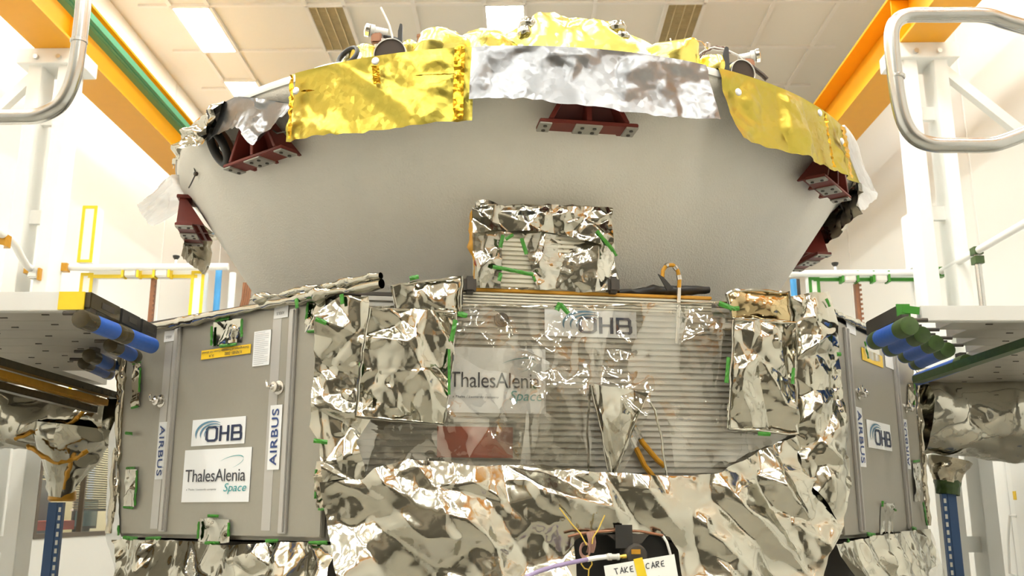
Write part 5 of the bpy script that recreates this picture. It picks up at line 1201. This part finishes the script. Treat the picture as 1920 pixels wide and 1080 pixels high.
for (px, y0, y1, Y, wpx, label) in ((752, 50, 100, 3.80, 8, 'narrow black blade standing behind the left brown disc'), (1358, 93, 130, 3.9, 11, 'narrow black blade standing beside the right brown disc')):
    Y = rimy(px, y1, .24 if px < 1000 else .14); a, b = at_y(px, y0, Y), at_y(px-2, y1+14, Y); wd = wpx*Y*1.1/F; mb = MB()
    mb.prism([(-wd/2, b.z-a.z), (wd/2, b.z-a.z), (wd/2, -.006), (wd*.3, 0), (-wd*.1, 0), (-wd/2, -.035)], a, (1,0,0), UP, .03); tag(mb.build('blade_antenna', M_black, None, smooth=0, bevel=.002), label, 'blade')
def thruster(px, py, Y, sg, label):
    Y = rimy(px, py+40, .22); c = at_y(px, py, Y); t = thing('sensor_unit', (c.x, c.y, ZR0+.014), label, 'sensor')
    mb = MB(); mb.lathe([(.0, -.045), (.022, -.045), (.022, .01), (.028, .012), (.028, .03), (.020, .032), (.0, .034)], c, 20, (-sg, -.25, .1)); mb.build('barrel', M_rim, t)
    mb = MB(); mb.lathe([(.024, .03), (.03, .035), (.03, .05), (.012, .055), (0, .056)], c, 20, (-sg, -.25, .1)); mb.build('cap', M_steel, t)
    mb = MB(); mb.box(c-UP*.035, (.045, .045, .05)); mb.build('block', M_copper, t, smooth=0, bevel=.006)
    mb = MB(); mb.tube([c-UP*.05, Vector((c.x+sg*.02, c.y+.01, ZR0+.01))], .014, 10); mb.build('stem', M_steel, t)
    mb = MB(); mb.tube([c+Vector((sg*.03,0,-.02)), c+Vector((sg*.07,0,-.03)), c+Vector((sg*.10,0,-.04))], .009, 8); mb.build('cable_boot', M_black, t)
thruster(707, 60, 3.85, 1, 'small white sensor on a stem above the left brown disc'); thruster(1403, 108, 4.05, -1, 'small white sensor on a stem above the right brown disc')
c = at_y(787, 66, rimy(787, 96, .13)); mb = MB(); mb.lathe([(.011, ZR0+.012), (.011, c.z-.012), (.013, c.z-.01), (.013, c.z), (.0, c.z+.002)], (c.x, c.y, 0), 20); tag(mb.build('copper_post', M_copper, None), 'copper brown post beside the boxy gold bundle on the rim', 'post')
c = at_y(652, 106, rimy(652, 108, .12)); tl = .5; axr = Vector((-.45, -.7, .35)).normalized()
e1 = axr.orthogonal().normalized(); e2 = axr.cross(e1)
t = thing('black_ring', (c.x, c.y, ZR0+.014), 'tilted black ring on the rim at the far left of the gold bundles', 'ring')
mb = MB(); mb.tube([c+e1*.05*math.cos(q)+e2*.05*math.sin(q) for q in np.linspace(0, 6.283, 33)[:-1]], .010, 10, closed=True); mb.build('ring', M_black, t)
mb = MB(); mb.tube([c-axr*.02+e1*.05*math.cos(q)+e2*.05*math.sin(q) for q in np.linspace(0, 6.283, 33)[:-1]], .013, 10, closed=True); mb.build('flange', M_alu, t)
mb = MB(); mb.box((c.x, c.y+.03, ZR0+.02), (.05, .05, .05)); mb.build('foot', M_alu, t, smooth=0)
t = thing('dished_cover', caz(-27, 1.72, ZR0+.014), 'shallow silver dished cover lying on the left of the rim', 'cover')
c = caz(-26, 1.56, ZR0+.012); mb = MB(); mb.lathe([(.30, 0), (.31, .02), (.29, .045), (.22, .075), (.12, .09), (0, .094)], c, 64); mb.build('dish', M_rim, t, smooth=50)
mb = MB(); mb.lathe([(.30, .0), (.315, .005), (.315, .014), (.30, .018)], c, 64, close=False); mb.build('edge', M_kapton, t)
# wires on top
def wire_on_top(px, Y, m, r, label, knots=()):
    pts = [at_y(x, y, Y) for x, y in px]; out = []
    for i in range(len(pts)-1): out += [pts[i].lerp(pts[i+1], j/5) for j in range(5)]
    out.append(pts[-1]); return tag(MB().tube(out, r, 8).build('wire', m, None), label, 'wire')
wire_on_top([(714, 14), (722, 30), (730, 48), (735, 66), (737, 84), (740, 96), (746, 102)], 3.66, M_wire, .0045, 'white wire rising in a curve in front of the left brown disc')
wire_on_top([(1257, 72), (1260, 88), (1262, 112)], 3.9, M_wire, .004, 'short pale wire standing near the right foot of the gold dome')
wire_on_top([(1282, 108), (1284, 82), (1300, 75), (1316, 78), (1322, 86)], 3.9, M_tapeK, .002, 'thin amber wire hoop right of the gold dome')
hn = thing('wire_harness', at_y(1312, 115, 3.95), 'brown wire harness fanning over the right gold bundle', 'wires')
for k in range(9):
    rr = random.Random(k+50); pts = [(1300+k*1.6, 118-k*.6), (1312+k*1.5, 101-k*.8), (1325+k*1.2, 90+rr.uniform(-3, 5)), (1340+k*2, 92+rr.uniform(-6, 4)), (1362+k*2, 93+k*1.2), (1385+k*1.5, 104+k*1.0), (1400+k*2, 120+k)]
    q = [at_y(x, y, 3.95+.01*k) for x, y in pts]; out = []
    for i in range(len(q)-1): out += [q[i].lerp(q[i+1], j/4) for j in range(4)]
    mb = MB(); mb.tube(out, .0035, 6); mb.build('wire', M_brown if k % 3 else M_wire, hn)
mb = MB(); q = [at_y(x, y, 3.9) for x, y in ((1408, 124), (1418, 132), (1430, 141), (1438, 149))]; mb.tube(q, .011, 8); mb.build('wrapped_end', M_disc, hn)
c = at_y(1326, 86, 3.93); mb = MB(); mb.lathe([(0, -.02), (.012, -.012), (.014, .008), (0, .018)], c, 14); mb.build('connector', M_steel, hn)
for (px, d) in (((1372, 128), 1), ((1420, 128), 2)): pass
